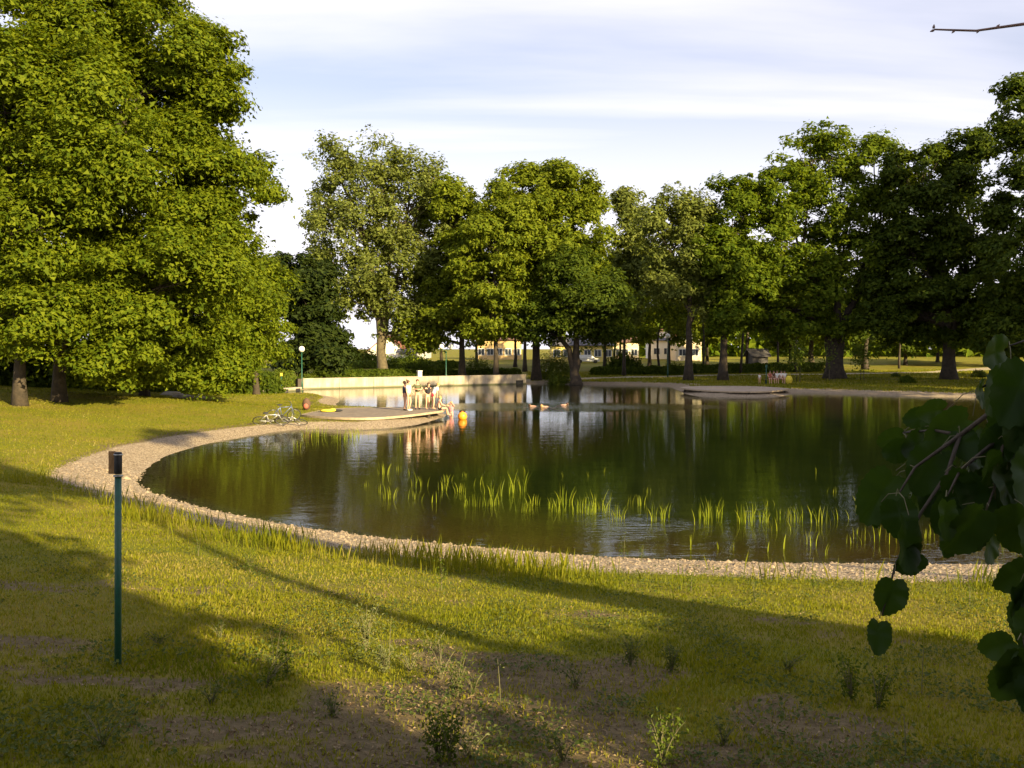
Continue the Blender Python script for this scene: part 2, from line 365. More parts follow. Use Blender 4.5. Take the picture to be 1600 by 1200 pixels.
def water_material():
    m, t = newmat('water'); P = N(t, 'ShaderNodeTexCoord').outputs['Object']
    def noise(sx, sy, sc, det=4.):
        mp_ = N(t, 'ShaderNodeMapping', {'Vector': P, 'Scale': (sx, sy, 1)})
        return N(t, 'ShaderNodeTexNoise', {'Vector': mp_.outputs[0], 'Scale': sc, 'Detail': det, 'Roughness': .5}).outputs[0]
    calm = noise(1, 1.6, .9, 2.); rip = noise(.8, 2.4, 3.2, 3.)
    # wind touches some patches more than others; a swimmers' wake lies in the middle
    patch = N(t, 'ShaderNodeMapRange', {'Value': noise(1, 1, .13, 2.), 'From Min': .50, 'From Max': .68}).outputs[0]
    sp = N(t, 'ShaderNodeSeparateXYZ', {0: P})
    nearm = N(t, 'ShaderNodeMapRange', {'Value': sp.outputs[1], 'From Min': 26., 'From Max': 17., 'To Min': .0, 'To Max': 1.}).outputs[0]
    dv = N(t, 'ShaderNodeVectorMath', {0: P, 1: (3.5, 64.5, 0)}, operation='SUBTRACT')
    dv2 = N(t, 'ShaderNodeVectorMath', {0: dv.outputs[0], 1: (1/9., 1/4.5, 0)}, operation='MULTIPLY')
    ln = N(t, 'ShaderNodeVectorMath', {0: dv2.outputs[0]}, operation='LENGTH').outputs['Value']
    wake = N(t, 'ShaderNodeMapRange', {'Value': ln, 'From Min': 1.25, 'From Max': .25}).outputs[0]
    a = N(t, 'ShaderNodeMath', {0: N(t, 'ShaderNodeMath', {0: nearm, 1: patch}, operation='MULTIPLY').outputs[0], 1: N(t, 'ShaderNodeMath', {0: wake, 1: 2.0}, operation='MULTIPLY').outputs[0]}, operation='ADD').outputs[0]
    amp = N(t, 'ShaderNodeMath', {0: a, 1: .75, 2: .07}, operation='MULTIPLY_ADD').outputs[0]
    rp = N(t, 'ShaderNodeMath', {0: rip, 1: amp}, operation='MULTIPLY').outputs[0]
    h = N(t, 'ShaderNodeMath', {0: rp, 1: N(t, 'ShaderNodeMath', {0: calm, 1: .22}, operation='MULTIPLY').outputs[0]}, operation='ADD').outputs[0]
    b = N(t, 'ShaderNodeBump', {'Height': h, 'Strength': 1., 'Distance': .035}).outputs[0]
    gl = N(t, 'ShaderNodeBsdfGlossy', {'Color': (.86,.90,.90,1), 'Roughness': .035, 'Normal': b})
    tr = N(t, 'ShaderNodeBsdfTransparent', {'Color': (.86,.84,.62,1)})
    fr = N(t, 'ShaderNodeFresnel', {'IOR': 1.33})
    mxs = N(t, 'ShaderNodeMixShader', {0: fr.outputs[0], 1: tr.outputs[0], 2: gl.outputs[0]})
    N(t, 'ShaderNodeOutputMaterial', {'Surface': mxs.outputs[0]}); return m
M['water'] = water_material()

# ------------------------------------------------------------------ terrain
def axis(a, b, c, fine, grow, lo, hi):
    pts = [c]; s = fine
    while pts[-1] < hi:
        if pts[-1] > b: s *= grow
        pts.append(pts[-1]+s)
    s = fine; neg = [c]
    while neg[-1] > lo:
        if neg[-1] < a: s *= grow
        neg.append(neg[-1]-s)
    return np.array(neg[:0:-1]+pts)
xs = axis(-12, 12, 0, .30, 1.04, -900, 900); ys = axis(4, 24, 8, .25, 1.022, -300, 1400)
GX, GY = np.meshgrid(xs, ys); S = sdist(GX, GY).reshape(GX.shape); GZ = height(GX, GY, S)
soil = soilmask(GX, GY, S); gw = gwidth(GX, GY)
gravel = np.clip(.5+(gw-S)*.9+.5*(fbm(GX, GY, .8, 31)-.5), 0, 1)*(S > -6)
# the sandy footpath behind the far shore
PATH_PX = [(820,588),(900,586.5),(1000,585),(1150,583.5),(1300,583.5),(1450,582.5),(1560,579)]
PATH = np.array([onz(a, b, .75)[:2] for a, b in PATH_PX]+[(110, 118)])
def polyd(x, y, pl):
    best = np.full(x.shape, 1e9)
    for a, b in zip(pl[:-1], pl[1:]):
        d = b-a; tt = np.clip(((x-a[0])*d[0]+(y-a[1])*d[1])/(d@d), 0, 1)
        best = np.minimum(best, (x-a[0]-tt*d[0])**2+(y-a[1]-tt*d[1])**2)
    return np.sqrt(best)
PD = polyd(GX, GY, PATH); INL = polyd(GX, GY, np.array([onz(380,612,.3)[:2], onz(468,604,.4)[:2]]))
pathm = np.maximum(np.clip(1.6-PD*.6, 0, 1), np.clip(1.5-INL*.6, 0, 1)*(S > .1))
nx, ny = len(xs), len(ys); idx = np.arange(nx*ny).reshape(ny, nx)
quads = np.stack([idx[:-1,:-1], idx[:-1,1:], idx[1:,1:], idx[1:,:-1]], -1).reshape(-1, 4)
V = np.stack([GX, GY, GZ], -1).reshape(-1, 3)
att = {'sd': S.ravel(), 'soil': soil.ravel(), 'path': pathm.ravel(), 'gravel': gravel.ravel()}
fs_ = S.ravel()[quads].mean(1); fg = gravel.ravel()[quads].mean(1); fp = pathm.ravel()[quads].mean(1)
kindf = np.where(fs_ < 0, 1, np.where(fg > .5, 2, np.where(fp > .5, 3, 0)))
for kk, nm, lab in ((0, 'ground', 'grassy ground around the pond with worn bare patches'), (1, 'pond_bed', 'brown silty bed of the pond seen through the shallows'),
                    (2, 'gravel_shore', 'pale gravel strip along the edge of the pond'), (3, 'path', 'sandy footpath crossing the lawn behind the pond')):
    q = quads[kindf == kk]; u, inv = np.unique(q, return_inverse=True)
    o = npobj(nm, V[u], inv.reshape(-1, 4), M['ground'], smooth=True, attrs={k: v[u] for k, v in att.items()})
    tag(o, lab, kind='structure')
wp = POND; 
me = bpy.data.meshes.new('water'); bm = bmesh.new()
c0 = POND.mean(0)
bx = [(-22, 14), (48, 14), (48, 112), (-30, 112)]
bm.faces.new([bm.verts.new((x, y, 0)) for x, y in bx]); bm.to_mesh(me); bm.free(); me.materials.append(M['water'])
tag(link(bpy.data.objects.new('water', me)), 'still dark water of the pond mirroring the trees', kind='structure')

# ------------------------------------------------------------------ leaves and trees
def leaf_cards(P, Nn, size, asp=.62, fold=.18, r=None):
    """folded rhombic leaves at P with normals Nn"""
    n = len(P); r = r or rng
    Nn = Nn/np.linalg.norm(Nn, axis=1, keepdims=True)
    a = np.cross(Nn, r.normal(size=(n, 3))); a /= np.linalg.norm(a, axis=1, keepdims=True)+1e-9
    b = np.cross(Nn, a); s = size*r.uniform(.65, 1.3, (n, 1)); h = s*.5; w = h*asp
    V = np.stack([P-a*h, P+b*w+Nn*s*fold+a*h*.1, P+a*h, P-b*w+Nn*s*fold+a*h*.1], 1).reshape(-1, 3)
    Fc = np.arange(4*n).reshape(n, 4); rn = np.repeat(r.uniform(0, 1, n), 4)
    return V, Fc, rn
def leaf_tris(P, Nn, size, r):
    n = len(P); Nn = Nn/np.linalg.norm(Nn, axis=1, keepdims=True)
    a = np.cross(Nn, r.normal(size=(n, 3))); a /= np.linalg.norm(a, axis=1, keepdims=True)+1e-9
    b = np.cross(Nn, a); s = size*np.clip(np.exp(r.normal(size=(n, 1))*.28), .5, 1.5)
    V = np.stack([P-a*s*.45-b*s*.30, P+a*s*.62, P-a*s*.30+b*s*.42], 1).reshape(-1, 3)
    return V, np.arange(3*n).reshape(n, 3), np.repeat(r.uniform(0, 1, n), 3)
def bez(a, b, c, n=6):
    t = np.linspace(0, 1, n)[:, None]; return (1-t)**2*a+2*t*(1-t)*b+t*t*c
def make_tree(name, label, base, Y, lobes, trunk_r, nleaf, lsize, lmat, bmat='bark', rc=1.1, flat=.6, group=None, cat='tree',
              lean=0., dens_core=.25, crown_h=None, seed=1, forks=None, world=None, inner=.45, nbr=1.0, upn=.6, spray=None, gather=.72):
    """base: pixel x of the trunk foot; lobes: (px, py, rx_px, ry_px[, depth offset m]) at depth Y"""
    r = np.random.default_rng(seed)
    if world is None:
        X = at(base, 560, Y)[0]; L = []
        for lb in lobes:
            dd = lb[4] if len(lb) > 4 else 0.
            p = at(lb[0], lb[1], Y+dd); k = (Y+dd)/F
            L.append((p, np.array([lb[2]*k, lb[2]*k*.95, lb[3]*k])))
    else:
        X = base; L = [(np.array(p, float), np.array(s, float)) for p, s in lobes]
    z0 = gz(X, Y); B = np.array([X, Y, z0])
    root = thing(name, label, cat, tuple(B), 0, group); rc = rc*RCK; tri = True; nleaf = int(nleaf*(1.9 if Y > 57 else 2.)); spray = spray or rc*2.1; nleaf = int(nleaf*LEAVES)
    tot = sum((s[0]*s[1]*s[2])**(2/3) for _, s in L)
    cen = np.mean([p for p, _ in L], 0); top = max(p[2]+s[2]*.6 for p, s in L)
    mbt = MB(); T = []
    tops = forks or [(cen[0]-X)*.5]
    zt = z0+(top-z0)*(crown_h or .72)
    for j, fx in enumerate(tops):
        c = np.array([X+fx, Y+r.normal()*.3, zt]); m_ = np.array([X+lean, Y, z0+(zt-z0)*.5])
        pts = bez(B-np.array([0,0,.3]), m_, c, 12)
        pts[2:-1] += r.normal(size=(9, 3))*np.array([.10, .10, 0])*min(trunk_r, .5)*1.3
        rad = trunk_r*(1-.85*np.linspace(0, 1, 12)**.9)*(1 if j == 0 else .8); rad[0] *= 1.5; rad[1] *= 1.12
        mbt.tube(pts-B, rad, 9); T.append((pts, rad))
    P = []; NN = []
    for (p, s) in L:
        share = (s[0]*s[1]*s[2])**(2/3)/tot
        nl = int(nleaf*share); ncl = max(6, int(share*tot*dens_k/(rc*rc)))
        d = r.normal(size=(ncl, 3)); d /= np.linalg.norm(d, axis=1, keepdims=True)
        rr = np.where(r.uniform(size=ncl) < dens_core, r.uniform(.2, .75, ncl), r.uniform(.70, 1.16, ncl))
        C = p+d*s*rr[:, None]
        nsc = max(3, int(share*tot*1.15/(spray*spray))); d2 = r.normal(size=(nsc, 3)); d2 /= np.linalg.norm(d2, axis=1, keepdims=True)
        SC = p+d2*s*r.uniform(.55, 1.0, (nsc, 1)); near_ = np.linalg.norm(C[:, None]-SC[None], axis=2).argmin(1)
        dv = C-SC[near_]; ln_ = np.linalg.norm(dv, axis=1, keepdims=True)+1e-6
        pull = (r.uniform(size=(ncl, 1)) < gather)
        C = np.where(pull, SC[near_]+dv/ln_*np.minimum(ln_, spray*.95)*r.uniform(.5, 1.15, (ncl, 1)), C)   # leaves gather in sprays with gaps between
        C[:, 2] = np.maximum(C[:, 2], z0+.7)
        # limb into the lobe
        pts, rad = T[int(np.argmin([abs(t_[0][-1][0]-p[0]) for t_ in T]))]
        k = int(np.clip(np.searchsorted(pts[:, 2], z0+(p[2]-z0)*.62), 2, 10)); st = pts[k]
        mid = (st+p)/2+np.array([0, 0, s[2]*.12]); lp = bez(st, mid, p, 7); lr = rad[k]*.62*(1-.8*np.linspace(0, 1, 7))+.02
        mbt.tube(lp-B, lr, 6)
        for q in C[r.uniform(size=ncl) < min(1, .16*nbr)]:
            g = lp[r.integers(3, 7)]; mm = (g+q)/2+np.array([0, 0, .3])*r.uniform(-1, 1)*s[2]*.25
            bp = bez(g, mm, q, 5); mbt.tube(bp-B, [lr[-1]*.9+.02, .05, .04, .03, .012], 4, cap=False)
        cs = rc*np.exp(r.normal(size=ncl)*.38)*.92; wgt = cs**2; wgt /= wgt.sum()
        ci = r.choice(ncl, nl, p=wgt)
        dl = r.normal(size=(nl, 3)); dl /= np.linalg.norm(dl, axis=1, keepdims=True)
        rl = r.uniform(.35, 1., nl)**inner
        dl2 = dl*np.array([1, 1, flat])
        loose = np.where(r.uniform(size=nl) < .35, r.uniform(1., 1.75, nl), 1.)
        off = dl2*(rl*cs[ci]*loose)[:, None]; off[:, 2] -= .18*cs[ci]*np.minimum((np.hypot(off[:, 0], off[:, 1])/cs[ci]), 1.3)**2
        P.append(C[ci]+off); NN.append(dl*.5+np.array([0, 0, upn])+r.normal(size=(nl, 3))*.38+d[ci]*.25)
    P = np.concatenate(P)-B; NN = np.concatenate(NN)
    Vv, Fc, rn = leaf_tris(P, NN, lsize*.80, r) if tri else leaf_cards(P, NN, lsize, r=r)
    tk = mbt.build('trunk', M[bmat], root, smooth=True)
    cr_ = npobj('crown', Vv, Fc, M[lmat], root, attrs={'rnd': rn})
    return root
dens_k = 3.6; LEAVES = 1.12; RCK = .72

# --- the tall maples on the left bank
make_tree('maple_tree', 'huge maple filling the upper left corner, at the left frame edge', 30, 47,
    [(-40,60,150,120),(60,150,150,120),(-60,300,150,130),(70,330,120,120,-1),(-70,470,120,90),(40,480,100,60,-2),(120,20,110,90,2),(150,240,90,90,-2)],
    .30, 70000, .26, 'maple', rc=1.15, seed=11, forks=[-.5, 1.2], group='maples on the left bank')
make_tree('maple_tree', 'tall lit maple left of the pond, its crown edge against the sky', 92, 50,
    [(230,110,125,110),(300,240,90,110),(210,330,120,110,-1),(250,450,120,100,-2),(150,500,90,85,-3),(320,350,58,110),(170,180,120,120,2),(330,140,50,80),(165,566,70,34,-2),(200,10,90,60),(310,60,45,35)],
    .33, 92000, .255, 'maple', rc=1.05, seed=12, forks=[0, 3.], group='maples on the left bank')
make_tree('maple_tree', 'lower maple with sunlit skirt of leaves beside the left lawn', 225, 58,
    [(300,480,95,90,-2),(240,540,90,60,-3),(350,420,60,110),(380,500,55,65),(330,540,80,35,-2),(180,565,70,45,-3),(235,585,60,27,-3),(300,583,50,26,-3),(375,560,45,30,-2),(330,300,38,90),(418,285,26,36,-1),(392,262,22,20,-1)],
    .27, 56000, .25, 'maple', rc=1.0, seed=13, forks=[1.5], group='maples on the left bank')
make_tree('maple_tree', 'small maple at the right end of the left bank row', 400, 72,
    [(405,500,42,55),(375,470,50,70),(415,440,30,50),(378,420,35,35),(405,545,35,25)],
    .25, 16000, .30, 'maple', rc=.95, seed=14, group='maples on the left bank')
for i, (bx, Y, rr, lab) in enumerate([(35,48.5,.36,'thick leaning'),(140,53,.30,'short stout')]):
    pass
make_tree('maple_tree', 'background maple deep behind the left bank row', 150, 66,
    [(60,300,160,160),(150,470,160,110),(20,520,130,70),(120,180,120,110)], .4, 17000, .6, 'dark', rc=1.7, seed=15, group='maples on the left bank')
make_tree('maple_tree', 'background maple at the far left behind the trunks', -40, 62,
    [(-120,400,140,160),(-100,540,150,60),(60,555,90,40,8)], .4, 12000, .6, 'dark', rc=1.7, seed=16, group='maples on the left bank')

# --- far side, from left to right
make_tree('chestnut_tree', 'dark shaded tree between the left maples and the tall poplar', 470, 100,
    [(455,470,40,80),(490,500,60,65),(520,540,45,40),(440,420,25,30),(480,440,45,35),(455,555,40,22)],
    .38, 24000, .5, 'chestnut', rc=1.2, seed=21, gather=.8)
make_tree('poplar_tree', 'tallest loose poplar with bare straight trunk behind the concrete wall', 598, 113,
    [(590,262,62,58),(525,270,40,60),(640,320,75,80),(560,350,80,70),(490,330,30,35),(540,430,60,60),(610,420,70,60),(675,400,45,80),(640,480,50,40),(570,470,50,40),(680,270,28,35),(620,520,30,22),(500,400,35,40)],
    .62, 27000, .44, 'poplar', 'barkpale', rc=.95, flat=.85, seed=22, lean=-.3, forks=[-2.5, 1.8, 4.5], dens_core=.4, crown_h=.7, nbr=1.6)
make_tree('ash_tree', 'round ash with dark lower crown right of the poplar', 722, 112,
    [(700,330,60,50),(740,330,45,50),(690,420,50,70),(700,500,70,45),(660,525,38,25),(735,430,45,70)],
    .42, 21000, .47, 'ash', rc=1.15, seed=23)
make_tree('ash_tree', 'ash with hanging bright tiers in front of the far treeline', 775, 106,
    [(775,370,62,60),(770,440,62,55),(765,490,50,36),(800,330,45,45),(725,400,30,50)],
    .34, 19000, .44, 'ash', rc=1.05, seed=24)
make_tree('ash_tree', 'broad tall ash with twin dark trunks behind the right wall end', 838, 110,
    [(840,310,75,52),(880,290,55,40),(840,380,75,60),(900,360,60,60),(920,420,45,55),(870,270,45,22),(830,440,30,50),(925,310,28,35)],
    .50, 29000, .46, 'ash', rc=1.05, seed=25, forks=[-1.2, 1.3])
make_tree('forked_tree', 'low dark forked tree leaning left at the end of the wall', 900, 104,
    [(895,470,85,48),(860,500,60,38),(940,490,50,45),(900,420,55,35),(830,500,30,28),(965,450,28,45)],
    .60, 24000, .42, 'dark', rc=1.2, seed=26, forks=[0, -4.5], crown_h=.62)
make_tree('birch_tree', 'thin airy tree with pale crown right of the broad ash', 975, 122,
    [(985,350,30,50),(990,420,38,50),(1000,470,32,35),(975,310,16,25)],
    .22, 9000, .5, 'poplar', rc=.9, flat=.9, seed=27, dens_core=.5)
make_tree('alder_tree', 'slender loose tree with dark trunk left of the big oak', 1076, 108,
    [(1060,330,42,42),(1040,380,40,50),(1085,400,45,70),(1050,445,42,42),(1095,330,30,30),(1100,465,32,40),(1020,340,22,28)],
    .48, 14500, .42, 'poplar', rc=.9, flat=.8, seed=28, forks=[.4], crown_h=.8, dens_core=.4)
make_tree('alder_tree', 'thicker tree with straight trunk between the alder and the oak', 1130, 107,
    [(1150,330,45,55),(1130,400,50,60),(1170,440,50,60),(1145,490,45,35),(1180,300,30,30)],
    .52, 20000, .46, 'oak', rc=1.05, seed=29, crown_h=.7)
make_tree('oak_tree', 'great spreading oak with a thick forked trunk on the right lawn', 1305, 108,
    [(1270,250,62,50),(1345,250,42,38),(1230,300,48,60),(1300,330,75,60),(1380,310,35,55),(1200,380,65,60),(1260,430,75,60),(1350,410,75,60),(1220,490,75,38),(1310,490,60,35),(1400,480,55,45),(1160,460,40,40),(1290,215,26,26),(1365,225,24,20)],
    1.05, 38000, .46, 'oak', rc=1.05, flat=.6, seed=30, forks=[-4.5, .5, 5.5], crown_h=.5, nbr=1.6)
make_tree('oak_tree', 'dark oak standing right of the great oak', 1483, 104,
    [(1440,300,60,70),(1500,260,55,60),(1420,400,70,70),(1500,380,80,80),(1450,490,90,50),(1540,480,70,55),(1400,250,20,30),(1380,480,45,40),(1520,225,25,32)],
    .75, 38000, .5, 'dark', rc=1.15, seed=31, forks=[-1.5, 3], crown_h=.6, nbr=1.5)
make_tree('oak_tree', 'tall dark tree cut by the right frame edge', 1640, 92,
    [(1600,190,48,60),(1620,300,75,90),(1600,420,80,80),(1650,500,110,60),(1700,250,90,140),(1590,520,60,40),(1585,150,25,30)],
    .7, 40000, .46, 'dark', rc=1.2, seed=32, crown_h=.7)

# --- trees standing farther back, seen between and under the front ones
bk = [(1015,150,[(1015,440,45,60),(1000,500,40,35)],'maple','thin'), (1045,140,[(1040,420,35,55),(1060,480,45,50)],'ash','slanting'),
      (1105,150,[(1110,460,50,60),(1090,520,40,25)],'ash','straight'), (1168,145,[(1170,480,55,50),(1160,420,45,50)],'ash','straight'),
      (1235,150,[(1235,470,60,60),(1240,525,50,22)],'maple','thin'), (1268,142,[(1275,490,50,50),(1290,430,45,60)],'oak','thick'),
      (1352,138,[(1350,470,50,50),(1345,510,35,22),(1380,430,50,60)],'dark','thick dark'), (1415,150,[(1420,480,70,60),(1400,530,50,25)],'dark','dark'),
      (1465,160,[(1470,500,70,50)],'oak','low'), (1540,150,[(1540,500,80,50)],'dark','dark bushy'), (1610,140,[(1610,480,80,60)],'dark','dark bushy'),
      (690,150,[(690,470,50,60),(665,520,30,25)],'dark','dark'), (745,145,[(745,490,45,45)],'ash','leaning'), (805,150,[(805,480,40,50)],'ash','small'),
      (820,135,[(815,400,40,60)],'dark','dark'), (945,140,[(940,500,40,35),(950,440,35,50)],'dark','dark')]
for i, (bx_, Y, lb, lm, ad) in enumerate(bk):
    where = ['left of the alder','beside the slender alder','between alder and thick trunk','left of the great oak','behind the seated group','left of the oak trunk','right of the oak trunk','between the two oaks','behind the dark oak','right of the dark oak','at the right frame edge','behind the wall right of the poplar','behind the hanging ash','behind the wall right end','between the wall end trunks','behind the leaning forked tree'][i]
    make_tree('background_tree', '%s tree standing farther back %s' % (ad, where), bx_, Y, lb, .30 if 'thick' not in ad else .45, 3600, .66, lm, rc=1.2, seed=50+i,
              group='trees farther back beyond the path', crown_h=.75)
# thin bare trunks between them
for i, (bx_, Y, h) in enumerate([(957,132,13),(968,134,12),(1033,128,9),(1098,130,12),(1157,128,14),(1216,134,12),(1243,130,12),(1405,140,10)]):
    X = at(bx_, 560, Y)[0]; z = gz(X, Y)
    t = thing('young_tree', ['thin trunk with small high crown right of the forked tree','second thin trunk with small crown right of the forked tree','slanting young tree left of the alder','young tree right behind the alder','young tree right of the thick trunk','young tree behind the seated group','tall young tree left of the oak','young tree in the gap between the oaks'][i], 'tree', (X, Y, z), 0, 'young trees farther back')
    r = np.random.default_rng(90+i); mb = MB()
    p = bez(np.array([0,0,-.2]), np.array([r.normal()*.5, 0, h*.5]), np.array([r.normal()*1.0+(1.6 if i == 2 else 0), 0, h]), 8)
    mb.tube(p, .19*(1-.75*np.linspace(0,1,8)), 6); mb.build('trunk', M['bark'], t, True)
    C = p[-1]+r.normal(size=(1600, 3))*np.array([1.5, 1.5, 1.8])
    Vv, Fc, rn = leaf_cards(C, r.normal(size=(1600,3))+np.array([0,0,.6]), .55, r=r); npobj('crown', Vv, Fc, M['ash'], t, attrs={'rnd': rn})

# --- the park trees behind the photographer that shade the foreground
TANE = math.tan(SUN_EL)
def sunpos(u, w, h): return np.array([-SY*u+SX*w, SX*u+SY*w, h+TANE*w])
def park_tree(label, w, path, r0, lobes, nleaf, lsize, mat, seed, group='park trees behind the camera', rc=.8, r1=.45):
    """trunk path and crown lobes as (u, h): position across the light and height"""
    r = np.random.default_rng(seed)
    pts = [sunpos(u, w, h) for u, h in path]; B = pts[0].copy(); B[2] = gz(B[0], B[1])
    pts[0] = B-[0,0,.3]
    t = thing('park_tree', label, 'tree', tuple(B), 0, group)
    mb = MB(); n = len(pts); mb.tube([p-B for p in pts], [r0*(1-(1-r1)*i/(n-1)) for i in range(n)], 9)
    P = []; NN = []; vol = sum(a[2]*a[3] for a in lobes)
    for lb in lobes:
        u, h, ru, rh = lb[:4]; c = sunpos(u, w+(lb[4] if len(lb) > 4 else 0), h); s = np.array([ru, ru, rh])
        k = int(nleaf*ru*rh/vol); nc = max(5, int(8*ru*rh/rc**2))
        d = r.normal(size=(nc, 3)); d /= np.linalg.norm(d, axis=1, keepdims=True); C = c+d*s*r.uniform(.2, 1, (nc, 1))
        ci = r.integers(0, nc, k); P.append(C[ci]+r.normal(size=(k, 3))*rc*.5*np.array([1,1,.7])); NN.append(r.normal(size=(k, 3))+[0,0,.5])
        q = pts[-1] if len(pts) < 4 else pts[int(np.argmin([np.linalg.norm(p-c) for p in pts]))]
        mb.tube(bez(q-B, (q+c)/2-B+[0,0,.3], c-B, 6), np.linspace(r0*.45, .04, 6), 6)
    mb.build('trunk', M['bark'], t, True)
    P = np.concatenate(P)-B; P[:, 2] = np.maximum(P[:, 2], .02)
    Vv, Fc, rn = leaf_cards(P, np.concatenate(NN), lsize, r=r); npobj('crown', Vv, Fc, M[mat], t, attrs={'rnd': rn})
park_tree('leaning thick trunked tree of the park behind the camera', 14, [(8.6,-2.7),(8.15,3.4),(7.6,6.3),(7.0,8.6),(5.9,11.2),(4.6,14),(3,18)], .62,
    [(1.5,17,4.,4.),(-3,15,4,4),(-2,22,5,4),(2,23,3,3),(4.9,10.3,1.3,1.3),(3.2,11.2,1.8,1.3),(2.4,8.9,1.2,.8),(5.9,10.6,.8,.8)], 13000, .5, 'maple', 901)
park_tree('slender tree growing beside the leaning one behind the camera', 12, [(4.75,-2.5),(4.95,4.2),(5.2,5.5),(5.75,6.9),(6.35,8.6),(5.3,12.5)], .14,
    [(4.3,13.5,1.6,1.6),(2,12,2.5,1.5)], 1500, .35, 'maple', 902)
park_tree('dense low branched tree just behind the camera', 9.5, [(-2,-1.),(-2,3),(-2.3,7)], .35,
    [(-1,2.5,3.9,5.5),(-6,3,4.5,6),(-3,8,4,3),(1.0,5.,2.0,3.2),(1.5,1,1.6,3.5),(-1,-1,4,1.8),(-7,-1,5,3),(-10,5,5,6),(1.6,7.2,1.6,1.3),(1.9,5.5,1.1,1.6),(1.9,4.2,1.1,1.2),(2.0,2.6,1.,1.4),(2.5,6.6,1.0,.8),(.3,8.2,2,1.2)], 34000, .50, 'maple', 903, rc=.75)
for i, (us, lab) in enumerate([([4.2,4.65],'narrow elder bush at the left of the elder row behind the camera'),([5.1,5.7,6.3],'broad elder bush in the middle of the row behind the camera'),([6.9,7.5,8.1],'elder bush at the right end of the row behind the camera')]):
    lb = []
    for u in us:
        lb += [(u,3.05 if u > 4.8 else 2.75 if u < 4.3 else 3.4,.5 if u > 4.8 else .36,.62 if u != 4.65 else .28), (u+.15,3.25 if u < 7.9 else 2.9,.5 if u > 4.8 else .3,.4)]
        if u != 4.65: lb += [(u,2.1,.6,.9),(u,.9,.7,1.1)]
    u = us[len(us)//2]; park_tree(lab, 6.4, [(u,-.2),(u,1.),(u,2)], .08, lb, 2600*len(us), .20, 'maple', 910+i, 'elder bushes behind the camera', rc=.28)
for i, (u, w, ht, ru) in enumerate([(54.5,3,34,4.8),(62,0,38,5.5),(71,-6,43,6),(80,-12,42,5),(90,-16,40,5.5),(101,-20,41,6),(113,-22,43,7)]):
    c = sunpos(u, w, 0); gh = gz(c[0], c[1])-TANE*w; cen = (gh+3+ht)/2
    park_tree(['first','second','third','fourth','fifth','sixth','seventh'][i]+' tall tree on the right bank outside the view, counted from the camera', w, [(u,gh),(u+.4,gh+6),(u,cen),(u,ht-4)], .6,
        [(u,cen-5,ru,(cen-gh-3)*.55),(u+1,cen+5,ru*.95,(ht-cen)*.6),(u-1.5,cen,ru*.95,(ht-cen)*.6)], 9500, .8, 'oak', 920+i, 'tall trees on the right bank', rc=1.3)
park_tree('slim tall tree right of the leaning one behind the camera', 17, [(14.4,-5.),(14.2,2),(13.9,9),(13.6,14.5)], .12,
    [(13.5,15.5,1.1,.45),(12.7,14.9,.7,.25),(14.5,15.9,.8,.35),(13.4,16.4,.5,.3)], 1300, .32, 'maple', 905, rc=.35)


# --- far wood closing the view on the right
r = np.random.default_rng(99); nn = 15000
ang = r.uniform(.12, .75, nn); rad_ = r.uniform(205, 250, nn); X = np.sin(ang)*rad_; Yy = np.cos(ang)*rad_
Hh = 11+5*fbm(X, Yy*0, .05, 4)
Z = 1.2+r.uniform(0, 1, nn)**.8*Hh
Vv, Fc, rn = leaf_cards(np.stack([X, Yy, Z], -1), r.normal(size=(nn,3))+np.array([0,-.5,.5]), 2.1, r=r)
tag(npobj('far_wood', Vv, Fc, M['oak'], attrs={'rnd': rn}), 'continuous far wood seen under the right hand trees', kind='stuff')

# ------------------------------------------------------------------ shrubs and hedges
def shrub(name, label, cat, c, size, n, ls, mat, group=None, seed=1):
    r = np.random.default_rng(seed); X, Y = c; z = gz(X, Y)
    o = thing(name, label, cat, (X, Y, z), 0, group)
    d = r.normal(size=(n, 3)); d /= np.linalg.norm(d, axis=1, keepdims=True); d[:, 2] = np.abs(d[:, 2])
    P = d*r.uniform(.6, 1.05, (n, 1))*np.array(size)*(1+.25*np.sin(d[:, :1]*9+seed)*np.cos(d[:, 1:2]*7)); P[:, 2] += .03
    Vv, Fc, rn = leaf_cards(P, d+r.normal(size=(n,3))*.5+np.array([0,0,.3]), ls, r=r); npobj('foliage', Vv, Fc, M[mat], o, attrs={'rnd': rn})
    mb = MB()
    for k in range(5):
        a = k*1.3; mb.tube([(0,0,-.1),(math.cos(a)*size[0]*.3, math.sin(a)*size[1]*.3, size[2]*.4),(math.cos(a)*size[0]*.6, math.sin(a)*size[1]*.6, size[2]*.75)], [.04,.03,.015], 4)
    mb.build('stem', M['bark'], o); return o
def px_on(px, Y): return (at(px, 560, Y)[0], Y)
